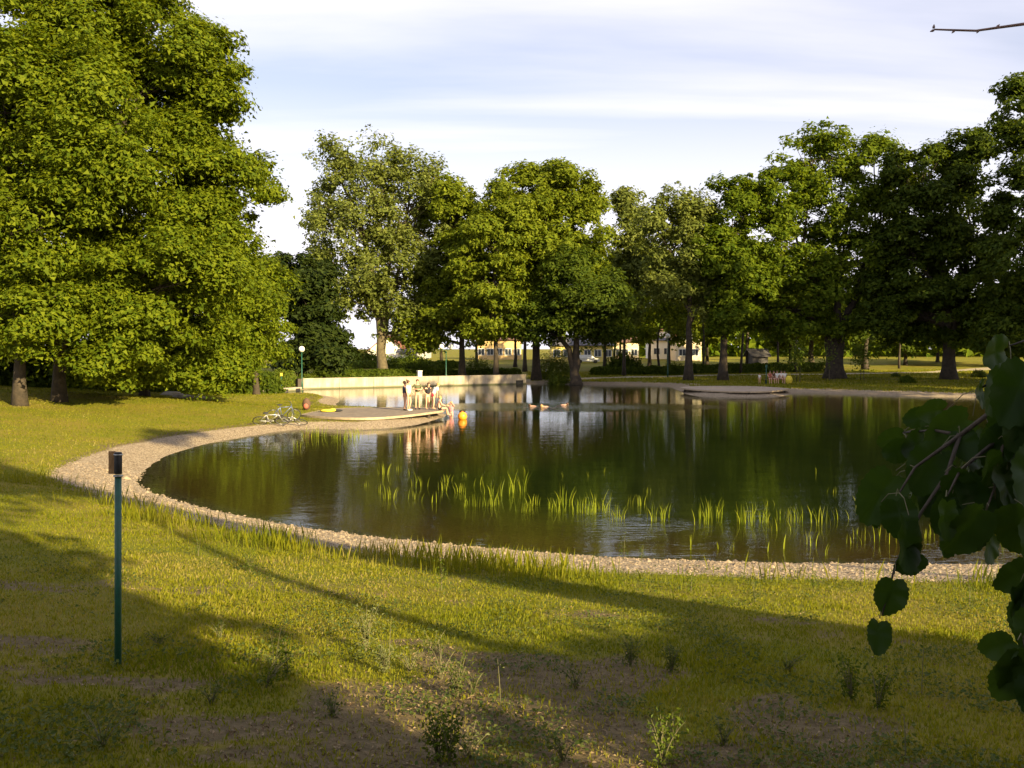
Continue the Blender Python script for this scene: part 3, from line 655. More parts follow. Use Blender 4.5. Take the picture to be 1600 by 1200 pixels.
SH = [('hedge_shrub','rounded green shrub on the left end of the concrete wall',(482,97),(1.6,.9,1.0),1800,'shrub'),
      ('hedge_shrub','sunlit shrub above the wall left of the poplar trunk',(553,101),(1.5,.9,.9),1600,'shrub'),
      ('hedge_shrub','green shrub at the foot of the poplar trunk',(610,106),(1.3,.9,1.1),1600,'shrub'),
      ('hedge_shrub','low shrub above the wall beside the white box',(585,100),(1.0,.8,.6),900,'shrub'),
      ('bush','big pale green bush in the gap between the dark trunks',(868,112),(2.5,1.5,3.2),4200,'shrub'),
      ('bush','small bright bush left of the forked trunk',(872,106),(1.2,1.,1.3),1600,'shrub'),
      ('bush','dark bush under the thin trees right of the forked tree',(975,128),(2.4,1.5,2.8),2600,'dark'),
      ('bush','dark bush at the foot of the slanting trunks',(1055,124),(1.8,1.2,1.6),1800,'dark'),
      ('bush','light bush behind the concrete wall right of the lamps',(745,118),(2.2,1.4,2.4),2400,'shrub'),
      ('bush','green bush behind the wall under the round ash',(650,118),(2.8,1.4,2.0),2600,'dark'),
      ('bush','bush under the shaded chestnut left of the wall',(520,112),(3.0,1.4,1.7),2600,'dark'),
      ('bush','bush beside the white house behind the poplar',(565,150),(5.5,1.6,2.6),3000,'shrub'),
      ('bush','bush between the two houses behind the wall',(640,148),(3.5,1.6,1.7),2400,'dark')]
for i, (nm, lab, (px, Y), sz, n, mt) in enumerate(SH): shrub(nm, lab, nm.split('_')[-1], px_on(px, Y), sz, n, .2 if Y < 125 else .4, mt, seed=200+i)
def hedge(name, label, p0, p1, h, w, n, mt, ls, seed, kind=None):
    r = np.random.default_rng(seed); p0 = np.array(p0); p1 = np.array(p1); d = p1-p0; L = np.hypot(*d); d = d/L; nrm = np.array([-d[1], d[0]])
    t = r.uniform(0, L, n); a = r.uniform(0, math.pi, n); k = r.uniform(.75, 1.05, n)*(1+.22*(fbm(t, t*0, .8, seed)-.5)*2)
    XY = p0+d*t[:, None]+nrm*(np.cos(a)*w*.5*k)[:, None]; Z = height(XY[:, 0], XY[:, 1])+np.sin(a)*h*k
    Vv, Fc, rn = leaf_cards(np.column_stack([XY, Z]), r.normal(size=(n,3))*.6+np.column_stack([nrm[0]*np.cos(a), nrm[1]*np.cos(a), np.sin(a)]), ls, r=r)
    o = npobj(name, Vv, Fc, M[mt], attrs={'rnd': rn}); tag(o, label, 'hedge', kind=kind); return o
hedge('hedge', 'long low sunlit hedge along the top of the left lawn', px_on(335,78), px_on(455,93), 1.5, 1.6, 9000, 'shrub', .2, 301)
hedge('hedge', 'dark hedge running behind the path right of the forked tree', px_on(925,124), px_on(1075,128), 1.0, 2.0, 6000, 'dark', .3, 302)
hedge('hedge', 'dark hedge behind the path between the alders and the oak', px_on(1075,128), px_on(1290,132), 1.2, 2.4, 7000, 'dark', .3, 303)
hedge('hedge', 'hedge on top of the bank behind the concrete wall', px_on(490,108), px_on(810,120), 1.0, 2.0, 9000, 'dark', .28, 304)
hedge('hedge', 'dark undergrowth behind the left maples', px_on(-60,60), px_on(420,80), 2.0, 4.0, 14000, 'dark', .4, 305)
hedge('hedge', 'field hedge between the houses and the park', px_on(440,142), px_on(720,146), 1.1, 2.4, 7000, 'shrub', .4, 306)

# ------------------------------------------------------------------ the concrete wall, ledge and culverts
def wall_run():
    a = np.array(WALL_L); b = np.array(WALL_R); d = b-a; L = np.hypot(*d); rz = math.atan2(d[1], d[0]); n = np.array([-d[1], d[0]])/L
    t = thing('concrete_wall', 'long low pale concrete retaining wall along the far left shore', 'wall', (a[0], a[1], 0), rz)
    k = 7; seg = L/k
    for i in range(k):
        hh = .98+.012*(i % 3)
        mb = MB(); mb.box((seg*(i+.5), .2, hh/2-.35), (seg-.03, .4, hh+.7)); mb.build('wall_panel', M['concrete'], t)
    mb = MB(); mb.box((L/2, .2, 1.02), (L+.05, .46, .07)); mb.build('coping', M['concrete'], t)
    mb = MB(); mb.box((.05-.35, .2, .35), (.55, .55, 1.35)); mb.build('end_pillar', M['darkwood'], t)
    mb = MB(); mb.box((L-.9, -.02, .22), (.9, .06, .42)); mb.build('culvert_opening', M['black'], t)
    e = thing('electric_box', 'small white box standing on top of the concrete wall', 'box', (a[0]+d[0]*.49+n[0]*.2, a[1]+d[1]*.49+n[1]*.2, 1.055), rz)
    mb = MB(); mb.box((0, 0, .26), (.42, .3, .52)); mb.build('case', M['white'], e)
    mb = MB(); mb.box((0, 0, .56), (.52, .38, .07)); mb.build('lid', M['white'], e)
wall_run()
p0 = onz(398, 613.5, .15); p1 = onz(472, 607.8, .15); d = p1-p0; L = float(np.hypot(d[0], d[1]))
t = thing('inlet_ledge', 'pale concrete ledge with dark slots left of the wall end', 'ledge', (p0[0], p0[1], 0), math.atan2(d[1], d[0]))
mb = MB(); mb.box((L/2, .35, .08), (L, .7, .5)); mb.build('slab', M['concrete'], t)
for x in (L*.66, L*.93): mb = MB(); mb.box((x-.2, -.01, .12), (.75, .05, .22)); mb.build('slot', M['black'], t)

# ------------------------------------------------------------------ wooden decks
def deck(name, label, front_px, rear_px, z, npost, wood='deckwood'):
    fr = [onz(a, b, z)[:2] for a, b in front_px]; re = [onz(a, b, z)[:2] for a, b in rear_px]
    poly = np.array(fr+re[::-1]); c = poly.mean(0)
    # smooth outline
    Np = len(poly); out = []
    for i in range(Np):
        q0, q1, q2, q3 = poly[i-1], poly[i], poly[(i+1) % Np], poly[(i+2) % Np]
        for k in range(5):
            t_ = k/5; out.append(.5*((2*q1)+(-q0+q2)*t_+(2*q0-5*q1+4*q2-q3)*t_*t_+(-q0+3*q1-3*q2+q3)*t_**3))
    poly = np.array(out)-c
    t = thing(name, label, 'deck', (c[0], c[1], 0))
    # planks: strips clipped to the outline, laid across the deck
    w = .145; planks = 0; ymin, ymax = poly[:, 1].min(), poly[:, 1].max(); y = ymin
    base = None
    while y < ymax-.02:
        xsn = []
        for yy in (y+.01, y+w-.015):
            xi = []
            for a, b in zip(poly, np.roll(poly, -1, axis=0)):
                if (a[1] > yy) != (b[1] > yy): xi.append(a[0]+(yy-a[1])/(b[1]-a[1])*(b[0]-a[0]))
            xsn.append((min(xi), max(xi)) if xi else None)
        if xsn[0] and xsn[1]:
            (a0, a1), (b0, b1) = xsn
            mb = MB(); zt = z+random.uniform(-.004, .004); zb = zt-.035
            vs = [(a0,y+.004,zb),(a1,y+.004,zb),(b1,y+w-.006,zb),(b0,y+w-.006,zb)]; vs += [(p[0],p[1],zt) for p in vs]
            mb.add(vs, [(3,2,1,0),(4,5,6,7),(0,1,5,4),(1,2,6,5),(2,3,7,6),(3,0,4,7)]); mb.build('plank', M[wood], t); planks += 1
        y += w
    # pale edge board as a bent strip
    n = len(poly); nr = []
    for i in range(n):
        e = poly[(i+1) % n]-poly[i-1]; e = e/np.hypot(*e); nr.append((e[1], -e[0]))
    nr = np.array(nr)
    if np.mean((poly+nr*.1)[:, 0]**2) < np.mean(poly[:, 0]**2): nr = -nr
    vs = []; fs = []
    for p, q in zip(poly, nr):
        for off, zz in ((.012, z+.006), (.052, z+.006), (.052, z-.11), (.012, z-.11)): vs.append((p[0]+q[0]*off, p[1]+q[1]*off, zz))
    for i in range(n):
        j = (i+1) % n
        for k in range(4): fs.append((i*4+k, i*4+(k+1) % 4, j*4+(k+1) % 4, j*4+k))
    mb = MB(); mb.add(vs, fs); mb.build('edge_board', M['deckedge'], t)
    for k in range(npost):
        p = poly[int(len(poly)*.5*k/npost)]*.95
        mb = MB(); mb.box((p[0], p[1], (z-.12-.5)/2), (.14, .14, z-.12+.5)); mb.build('post', M['darkwood'], t)
    mb = MB(); mb.prism([tuple(q*.93) for q in poly[::3]], z-.13, z-.05); mb.build('joists', M['darkwood'], t)
    return t
deck('bathing_deck', 'curved wooden bathing deck on the left shore with people standing on it',
     [(474,648),(500,650.5),(540,652.5),(580,652.5),(620,650),(660,645.5),(691,641)], [(480,645.5),(515,639),(560,637),(620,636.5),(670,637),(690,638.5)], .42, 7)
deck('bathing_deck', 'low empty wooden deck on the far right shore',
     [(1066,606),(1100,609.5),(1150,611.5),(1200,611),(1230,608)], [(1072,604),(1110,603),(1150,603),(1190,604),(1228,606.5)], .43, 6, 'paledeck')

# ------------------------------------------------------------------ the green post in the foreground
b = onz(184.5, 1052, gz(*onz(184.5, 1052, 1.35)[:2])); X, Y = b[0], b[1]; z = gz(X, Y)
t = thing('marker_post', 'tall thin green steel post in the left foreground grass', 'post', (X, Y, z)); t.rotation_euler = (0, R(.9), 0)
h = float(at(187, 705, Y)[2]-z)
mb = MB(); mb.lathe((0,0,-.2), [(.024,0),(.024,h+.02)], 16); mb.build('pole', M['greenpaint'], t, True)
mb = MB(); mb.lathe((0,0,h-.165), [(.0262,0),(.0275,.004),(.0275,.150),(.024,.158)], 16); mb.build('cap', M['darkmetal'], t, True)
mb = MB(); mb.lathe((0,0,h-.185), [(.031,0),(.034,.002),(.034,.010),(.031,.012)], 16); mb.build('wire_band', M['steel'], t, True)
mb = MB(); mb.lathe((0,0,h-.03), [(.0315,0),(.0335,.002),(.0335,.008),(.0315,.010)], 16); mb.build('wire_band', M['steel'], t, True)
mb = MB(); mb.box((-.052, .02, h-.085), (.045, .02, .165)); mb.build('board', M['brownwood'], t)

# ------------------------------------------------------------------ marker posts and lamps across the pond
def small_post(px, pyb, hpx, Y, label, capm):
    X, _, _ = at(px, 560, Y); z = gz(X, Y); hh = hpx*Y/F
    t = thing('water_post', label, 'post', (X, Y, z), 0, 'thin green posts round the pond')
    mb = MB(); mb.lathe((0,0,-.2), [(.045,0),(.045,hh+.1)], 8); mb.build('pole', M['greenpaint'], t, True)
    mb = MB(); mb.box((0,0,hh), (.2,.08,.26)); mb.build('plate', M[capm], t)
M['yellow'] = pmat('yellow_sign', (.65,.48,.06), (.5,.36,.05), .6, 5, 0)
small_post(439.5, 617, 36, 82, 'thin post with a yellow plate beside the inlet ledge', 'yellow')
small_post(1197.5, 605, 28, 96, 'thin teal post behind the far right deck', 'greenpaint')
small_post(853, 583, 14, 112, 'short pale post between the dark trunks right of the wall', 'white')
def lamp(px, pyb, Y, hpx, label, heads):
    X = at(px, 560, Y)[0]; z = gz(X, Y); hh = float(at(px, hpx, Y)[2]-z)
    t = thing('street_lamp', label, 'lamp', (X, Y, z), 0, 'globe lamps in the park')
    mb = MB(); mb.lathe((0,0,-.2), [(.09,0),(.09,.9),(.055,1.0),(.045,hh-.3 if len(heads) > 1 else hh)], 10); mb.build('pole', M['greenpaint'], t, True)
    for hx in heads:
        if len(heads) > 1:
            mb = MB(); mb.tube([(0,0,hh-.35),(hx*.6,0,hh-.38),(hx,0,hh-.25)], .03, 6); mb.build('arm', M['greenpaint'], t, True)
        g = MB(); g.sphere((hx, 0, hh), .29, 14, 10); g.build('globe', M['globe'], t, True)
        g = MB(); g.lathe((hx, 0, hh-.33), [(.05,0),(.12,.05),(.12,.09)], 10); g.build('collar', M['greenpaint'], t, True)
lamp(697, 580, 107, 541.5, 'twin globe lamp on a green pole behind the wall', (-.5, .5))
lamp(471.5, 583, 92, 545.5, 'single globe lamp under the dark chestnut', (0,))
lamp(1043.5, 580, 118, 525, 'single tall globe lamp left of the alder trunk', (0,))

# ------------------------------------------------------------------ houses beyond the park
M['render_white'] = pmat('white_render', (.80,.76,.66), (.74,.70,.60), .85, 1, .05)
M['render_yellow'] = pmat('yellow_render', (.78,.64,.20), (.70,.56,.16), .85, 1, .05)
M['render_ochre'] = pmat('ochre_render', (.66,.46,.20), (.58,.40,.17), .85, 1, .05)
M['render_cream'] = pmat('cream_render', (.74,.62,.42), (.66,.55,.37), .85, 1, .05)
M['render_grey'] = pmat('grey_render', (.42,.42,.42), (.36,.36,.36), .85, 1, .05)
M['tile_red'] = pmat('red_roof_tile', (.26,.085,.045), (.17,.055,.03), .8, 2, .4)
M['tile_brown'] = pmat('brown_roof_tile', (.16,.085,.06), (.11,.06,.045), .8, 2, .4)
M['tile_grey'] = pmat('grey_roof_tile', (.12,.11,.11), (.08,.075,.08), .8, 2, .4)
M['pane'] = pmat('window_glass', (.05,.06,.08), (.03,.04,.05), .12, 2, 0)
def house(label, px0, px1, Y, wallh, roofh, wm, rm, gable=True, depth=9, z=None, nwin=2, rz=0, chim=True, storeys=1):
    xa, xb = at(px0, 560, Y)[0], at(px1, 560, Y)[0]; w = xb-xa; cx = (xa+xb)/2; z = gz(cx, Y) if z is None else z
    t = thing('house', label, 'house', (cx, Y+depth/2, z), rz)
    hw, hd = w/2, depth/2; mb = MB()
    if gable:   # gable end faces the pond
        vs = []
        for y in (-hd, hd): vs += [(-hw,y,-.5),(hw,y,-.5),(hw,y,wallh),(0,y,wallh+roofh),(-hw,y,wallh)]
        mb.add(vs, [(0,1,2,3,4),(9,8,7,6,5),(0,5,6,1),(1,6,7,2),(0,4,9,5),(2,7,8,3),(3,8,9,4)])
        rb = MB(); o = .35; th = .16
        for s in (-1, 1):
            k = roofh/hw
            rb.add([(0,-hd-o,wallh+roofh+.02),(0,hd+o,wallh+roofh+.02),(s*(hw+o),hd+o,wallh-o*k+.02),(s*(hw+o),-hd-o,wallh-o*k+.02),
                    (0,-hd-o,wallh+roofh+th+.02),(0,hd+o,wallh+roofh+th+.02),(s*(hw+o),hd+o,wallh-o*k+th+.02),(s*(hw+o),-hd-o,wallh-o*k+th+.02)],
                   [(0,1,2,3),(4,5,6,7),(0,4,7,3),(1,5,6,2),(3,2,6,7),(0,1,5,4)])
    else:
        vs = []
        for x in (-hw, hw): vs += [(x,-hd,-.5),(x,hd,-.5),(x,hd,wallh),(x,0,wallh+roofh),(x,-hd,wallh)]
        mb.add(vs, [(0,1,2,3,4),(9,8,7,6,5),(0,5,6,1),(1,6,7,2),(0,4,9,5),(2,7,8,3),(3,8,9,4)])
        rb = MB(); o = .4; th = .16; k = roofh/hd
        for s in (-1, 1):
            rb.add([(-hw-o,0,wallh+roofh+.02),(hw+o,0,wallh+roofh+.02),(hw+o,s*(hd+o),wallh-o*k+.02),(-hw-o,s*(hd+o),wallh-o*k+.02),
                    (-hw-o,0,wallh+roofh+th+.02),(hw+o,0,wallh+roofh+th+.02),(hw+o,s*(hd+o),wallh-o*k+th+.02),(-hw-o,s*(hd+o),wallh-o*k+th+.02)],
                   [(0,1,2,3),(4,5,6,7),(0,4,7,3),(1,5,6,2),(3,2,6,7),(0,1,5,4)])
    mb.build('wall', M[wm], t); rf = rb.build('roof', M[rm], t)
    if chim: c = MB(); c.box((hw*.3, .5, wallh+roofh), (.6,.6,1.6)); c.build('chimney', M['tile_brown'], rf)
    for s in range(storeys):
        zc_ = 1.5+s*2.7
        if zc_ > wallh-.3: break
        for i in range(nwin):
            x = -hw+w*(i+.5)/nwin
            f = MB(); f.box((x, -hd-.03, zc_), (1.3, .08, 1.3)); fo = f.build('window', M['white'], t)
            g = MB()
            for sx in (-.29, .29): g.box((x+sx, -hd-.075, zc_), (.5, .03, 1.1))
            g.build('pane', M['pane'], fo)
house('white house with red brown roof behind the poplar trunk', 574, 634, 178, 1.6, 2.9, 'render_white', 'tile_red', True, 10, nwin=2)
house('white annex wall at the right of the poplar', 622, 650, 172, 1.4, .6, 'render_white', 'tile_grey', False, 5, nwin=1, chim=False)
house('grey roofed dark house right of the white house', 632, 668, 190, 1.7, 2.2, 'render_grey', 'tile_grey', False, 9, nwin=2)
house('white house seen through the dark chestnut', 452, 478, 170, 2.6, 1.5, 'render_white', 'tile_red', True, 8, nwin=1)
house('ochre house with low roof behind the wall', 745, 815, 182, 3.8, 1.5, 'render_ochre', 'tile_brown', False, 9, nwin=5)
house('bright yellow house framed by the forked trunk', 862, 958, 170, 2.9, 1.7, 'render_yellow', 'tile_grey', False, 9, nwin=6)
house('cream house with brown roof right of the forked tree', 955, 998, 176, 3.5, 2.3, 'render_cream', 'tile_brown', False, 9, nwin=3)
house('white house behind the slanting trunks', 1018, 1050, 184, 3.6, 1.5, 'render_white', 'tile_grey', False, 8, nwin=2)
house('cream two storey house right of the alder trunk', 1056, 1096, 172, 4.6, 1.6, 'render_cream', 'tile_red', True, 9, nwin=2, storeys=2)
house('dark wooden shed behind the right path', 1176, 1200, 142, 1.9, .9, 'tile_grey', 'tile_grey', False, 4, nwin=0, chim=False)
# parked car in front of the yellow house
X = at(918, 560, 164)[0]; t = thing('parked_car', 'small pale car parked before the yellow house', 'car', (X, 164, gz(X,164)))
mb = MB(); mb.add([(x,y,z_) for x,y,z_ in [(-2,-.8,.3),(2,-.8,.3),(2,.8,.3),(-2,.8,.3),(-2,-.8,.85),(2,-.8,.75),(2,.8,.75),(-2,.8,.85),(-1.4,-.65,1.42),(.6,-.65,1.42),(.6,.65,1.42),(-1.4,.65,1.42),(-1.9,-.8,.9),(1.2,-.8,.88),(1.2,.8,.88),(-1.9,.8,.9)]],
   [(3,2,1,0),(0,1,5,13,12,4),(2,3,7,15,14,6),(0,4,7,3),(1,2,6,5),(5,6,14,13),(4,12,15,7),(12,13,9,8),(13,14,10,9),(14,15,11,10),(15,12,8,11),(8,9,10,11)])
mb.build('body', M['white'], t)
for x in (-1.3, 1.3):
    for y in (-.72, .72): w = MB(); w.tube([(x,y-.1,.32),(x,y+.1,.32)], .32, 12); w.build('wheel', M['rubber'], t)

# ------------------------------------------------------------------ people
SKIN = pmat('skin', (.62,.36,.24), (.56,.31,.20), .6, 8, 0)
def cloth(name, c): return pmat(name, c, tuple(x*.75 for x in c), .85, 12, .2)
CL = {'white': cloth('white_shirt', (.75,.74,.70)), 'olive': cloth('olive_shirt', (.10,.11,.05)), 'black': cloth('black_shirt', (.018,.018,.025)),
      'navy': cloth('dark_blue_top', (.04,.05,.10)), 'orange': cloth('coral_shorts', (.62,.13,.06)), 'khaki': cloth('khaki_shorts', (.48,.38,.27)),
      'red': cloth('red_shorts', (.55,.04,.07)), 'pink': cloth('pink_swimsuit', (.68,.25,.28)), 'blue': cloth('blue_shirt', (.10,.14,.35)),
      'brown': cloth('brown_shirt', (.10,.055,.035)), 'yellow': cloth('yellow_cloth', (.72,.58,.05)), 'cream': cloth('cream_shorts', (.60,.50,.38)), 'rust': cloth('rust_shirt', (.40,.12,.08))}
HAIR = pmat('brown_hair', (.12,.06,.03), (.07,.035,.018), .6, 40, .3); BLOND = pmat('fair_hair', (.50,.30,.12), (.38,.22,.08), .6, 40, .3)
def skin_mesh(name, pts, edges, radii, mat, parent, sub=1):
    me = bpy.data.meshes.new(name); me.from_pydata([tuple(p) for p in pts], edges, []); o = bpy.data.objects.new(name, me); COL.objects.link(o)
    md = o.modifiers.new('Skin', 'SKIN'); md.use_smooth_shade = True
    for i, r_ in enumerate(radii):
        sv = me.skin_vertices[0].data[i]; sv.radius = (r_, r_) if not hasattr(r_, '__len__') else r_; sv.use_root = (i == 0)
    sb = o.modifiers.new('Sub', 'SUBSURF'); sb.levels = sub; sb.render_levels = sub
    dg = bpy.context.evaluated_depsgraph_get(); nm = bpy.data.meshes.new_from_object(o.evaluated_get(dg)); bpy.data.objects.remove(o)
    nm.materials.clear(); nm.materials.append(mat); nm.name = name
    return link(bpy.data.objects.new(name, nm), parent)
BASE = dict(pel=(0,0,.93), wai=(0,0,1.08), che=(0,.0,1.27), nec=(0,-.005,1.44), jaw=(0,.03,1.53), hea=(0,.01,1.60), cro=(0,-.005,1.66), nos=(0,.115,1.575),
            shL=(-.17,0,1.39), elL=(-.23,-.02,1.13), haL=(-.24,.06,.90), shR=(.17,0,1.39), elR=(.23,-.02,1.13), haR=(.24,.06,.90),
            hiL=(-.09,0,.89), knL=(-.10,.03,.50), anL=(-.10,-.02,.09), toL=(-.12,.14,.03), hiR=(.09,0,.89), knR=(.10,.03,.50), anR=(.10,-.02,.09), toR=(.12,.14,.03))
RAD = dict(pel=.125, wai=.115, che=.135, nec=.052, jaw=.068, hea=.093, cro=.07, nos=.014, shL=.062, elL=.04, haL=.032, shR=.062, elR=.04, haR=.032,
           hiL=.088, knL=.055, anL=.036, toL=.03, hiR=.088, knR=.055, anR=.036, toR=.03)
EDG = [('pel','wai'),('wai','che'),('che','nec'),('nec','jaw'),('jaw','hea'),('hea','cro'),('hea','nos'),('che','shL'),('shL','elL'),('elL','haL'),('che','shR'),('shR','elR'),('elR','haR'),
       ('pel','hiL'),('hiL','knL'),('knL','anL'),('anL','toL'),('pel','hiR'),('hiR','knR'),('knR','anR'),('anR','toR')]
def bend(pose, deg):
    """lean the upper body forward about the hips"""
    c, s = math.cos(R(deg)), math.sin(R(deg)); J = dict(BASE); J.update(pose)
    for k in ('wai','che','nec','jaw','hea','cro','nos','shL','elL','haL','shR','elR','haR'):
        x, y, z = J[k]; dz = z-.93; J[k] = (x, y*c+dz*s, .93+dz*c-y*s)
    return J
def person(label, loc, rz, ht, pose=None, top=None, bottom=None, hair=HAIR, group=None, longhair=False, bun=False, sleeves=True, shoes=None, rx=0, cat='person', longleg=.42, fat=1.0):
    t = thing('person', label, cat, loc, rz, group); t.rotation_euler = (rx, 0, rz); t.scale = (ht/1.72,)*3
    J = dict(BASE); J.update(pose or {}); K = list(J); K = list(BASE)
    pts = [Vector(J[k]) for k in K]; rad = [RAD[k]*fat for k in K]; ed = [(K.index(a), K.index(b)) for a, b in EDG]
    for s in 'LR':   # five fingers rooted in each hand
        h = Vector(J['ha'+s]); e = Vector(J['el'+s]); d = (h-e).normalized(); sd2 = d.cross(Vector((0,0,1) if abs(d.z) < .8 else (0,1,0))).normalized()
        hi = K.index('ha'+s); palm = h+d*.05; pts.append(palm); rad.append(.03); ed.append((hi, len(pts)-1)); pi_ = len(pts)-1
        for f, ln in ((-1.5,.06),(-.5,.075),(.5,.07),(1.5,.055)):
            pts.append(palm+sd2*f*.018+d*ln*.5); rad.append(.010); ed.append((pi_, len(pts)-1))
            pts.append(palm+sd2*f*.02+d*ln); rad.append(.008); ed.append((len(pts)-2, len(pts)-1))
        pts.append(h+sd2*-.045+d*.03); rad.append(.011); ed.append((hi, len(pts)-1))
    body = skin_mesh('body', pts, ed, rad, SKIN, t)
    L = lambda a, b, f: Vector(J[a]).lerp(Vector(J[b]), f)
    if top:
        P = [Vector(J[k]) for k in ('pel','wai','che')]+[L('che','nec',.55), Vector(J['shL']), Vector(J['shR'])]; rr = [.150,.150,.175,.085,.092,.092]; E = [(0,1),(1,2),(2,3),(2,4),(2,5)]
        if sleeves: P += [L('shL','elL',.62), L('shR','elR',.62)]; rr += [.072,.072]; E += [(4,6),(5,7)]
        skin_mesh('shirt', P, E, [x*fat for x in rr], CL[top], t)
    if bottom:
        P = [L('pel','wai',.35), Vector(J['pel']), Vector(J['hiL']), L('hiL','knL',longleg), Vector(J['hiR']), L('hiR','knR',longleg)]
        skin_mesh('shorts', P, [(0,1),(1,2),(2,3),(1,4),(4,5)], [x*fat for x in (.128,.146,.105,.088,.105,.088)], CL[bottom], t)
    hd = Vector(J['hea']); up = (Vector(J['cro'])-Vector(J['jaw'])).normalized(); fw = (Vector(J['nos'])-hd).normalized()
    m = MB(); m.sphere((0,0,0), 1, 12, 8, (.098,.108,.10))
    if longhair: m.sphere((0,-.05,-.11), 1, 10, 7, (.085,.06,.15))
    if bun: m.sphere((0,-.11,.07), .05, 8, 6)
    q = Matrix((fw.cross(up).normalized(), fw, fw.cross(up).normalized().cross(fw))).transposed()
    ctr = hd+up*.035-fw*.022
    m.v = [tuple(ctr+q@Vector(v)) for v in m.v]; m.build('hair', hair, t, True)
    e = MB()
    for sx in (-.034, .034): p = hd+q@Vector((sx, .092, -.002)); e.sphere(tuple(p), .011, 6, 4)
    e.build('eyes', M['black'], t, True)
    if shoes:
        for s in 'LR':
            a, b_ = Vector(J['an'+s]), Vector(J['to'+s]); f = MB(); f.tube([a+Vector((0,-.03,-.05)), (a+b_)/2+Vector((0,0,-.015)), b_+Vector((0,.03,0))], [.045,.048,.035], 8); f.build('shoe', M[shoes] if shoes in M else CL[shoes], t, True)
    return t
def ppos(px, py, z): p = onz(px, py, z); return (p[0], p[1], z)
G1 = 'bathers standing on the left deck'
DZ = .425
folded = dict(elL=(-.27,.05,1.15), haL=(-.03,.2,1.14), elR=(.27,.05,1.15), haR=(.05,.2,1.17))
hips = dict(elL=(-.36,-.08,1.16), haL=(-.17,.03,1.0), elR=(.36,-.08,1.16), haR=(.17,.03,1.0))
person('person in dark sleeveless top and coral shorts, leftmost on the deck', ppos(632.5,641,DZ), R(-70), 1.66, dict(haR=(.18,.22,1.05), elR=(.25,.04,1.14)), 'navy', 'orange', group=G1, sleeves=False, shoes='black')
person('person in white shirt with hair bun and coral shorts on the deck', ppos(638.5,641.5,DZ), R(-110), 1.70, dict(haL=(-.12,.22,.98), knL=(-.12,.08,.5)), 'white', 'orange', group=G1, bun=True, shoes='white')
person('person in olive shirt and khaki shorts standing alone mid deck', ppos(652.5,639.5,DZ), R(-170), 1.72, folded, 'olive', 'khaki', group=G1, shoes='black')
person('person in black shirt with hands on hips near the deck end', ppos(668,639.5,DZ), R(-140), 1.55, {**bend(hips, 12)}, 'black', 'cream', group=G1)
person('person in white shirt and red shorts bending forward at the deck end', ppos(676.5,639.5,DZ), R(-60), 1.60, bend(dict(haL=(-.16,.25,.95), haR=(.16,.25,.95), elL=(-.2,.12,1.12), elR=(.2,.12,1.12)), 32), 'white', 'red', hair=BLOND, group=G1)
sit = dict(pel=(0,0,.0+.12), wai=(0,.0,.27), che=(0,.04,.46), nec=(0,.06,.63), jaw=(0,.10,.71), hea=(0,.09,.78), cro=(0,.08,.84), nos=(0,.195,.76), shL=(-.17,.05,.58), shR=(.17,.05,.58),
           elL=(-.22,-.08,.36), haL=(-.22,-.16,.10), elR=(.22,.14,.36), haR=(.15,.34,.30), hiL=(-.09,.05,.10), hiR=(.09,.05,.10), knL=(-.10,.46,.14), knR=(.10,.46,.14), anL=(-.10,.55,-.26), anR=(.10,.58,-.24), toL=(-.10,.68,-.33), toR=(.10,.72,-.31))
person('child in black swimwear sitting on the deck rim, legs hanging over the water', (*onz(686,641,DZ)[:2], DZ), R(-75), 1.55, sit, None, 'black', hair=BLOND, group=G1)
person('child in pink swimsuit wading in the pond, hands raised to the head', (*onz(705,648.5,0)[:2], -.62), R(160), 1.42, dict(elL=(-.30,.12,1.42), haL=(-.12,.10,1.60), elR=(.30,.12,1.44), haR=(.12,.10,1.62)), 'pink', 'pink', hair=BLOND, sleeves=False, longleg=.2)
# swimmers: only head, shoulders and arms above the water
swim = bend(dict(elL=(-.25,.1,1.62), haL=(-.2,.2,1.9), elR=(.28,.08,1.15), haR=(.3,.1,.95)), 0)
for i, (px, py, rz, lab) in enumerate([(838,634.5,70,'swimmer at the left, low in the ripples'), (857,635,95,'middle swimmer with arm stretched ahead'), (876,632.5,-80,'swimmer at the right with bare pink back')]):
    p = onz(px, py, 0); t = person(lab+' of the pond', (p[0], p[1], -.09), R(rz), 1.6, swim, None, 'red', hair=HAIR if i != 1 else BLOND, group='swimmers in the middle of the pond')
    t.rotation_euler = (R(-76), 0, R(rz)); t.location = (p[0]+1.0*math.sin(R(rz)), p[1]-1.0*math.cos(R(rz)), -.34)
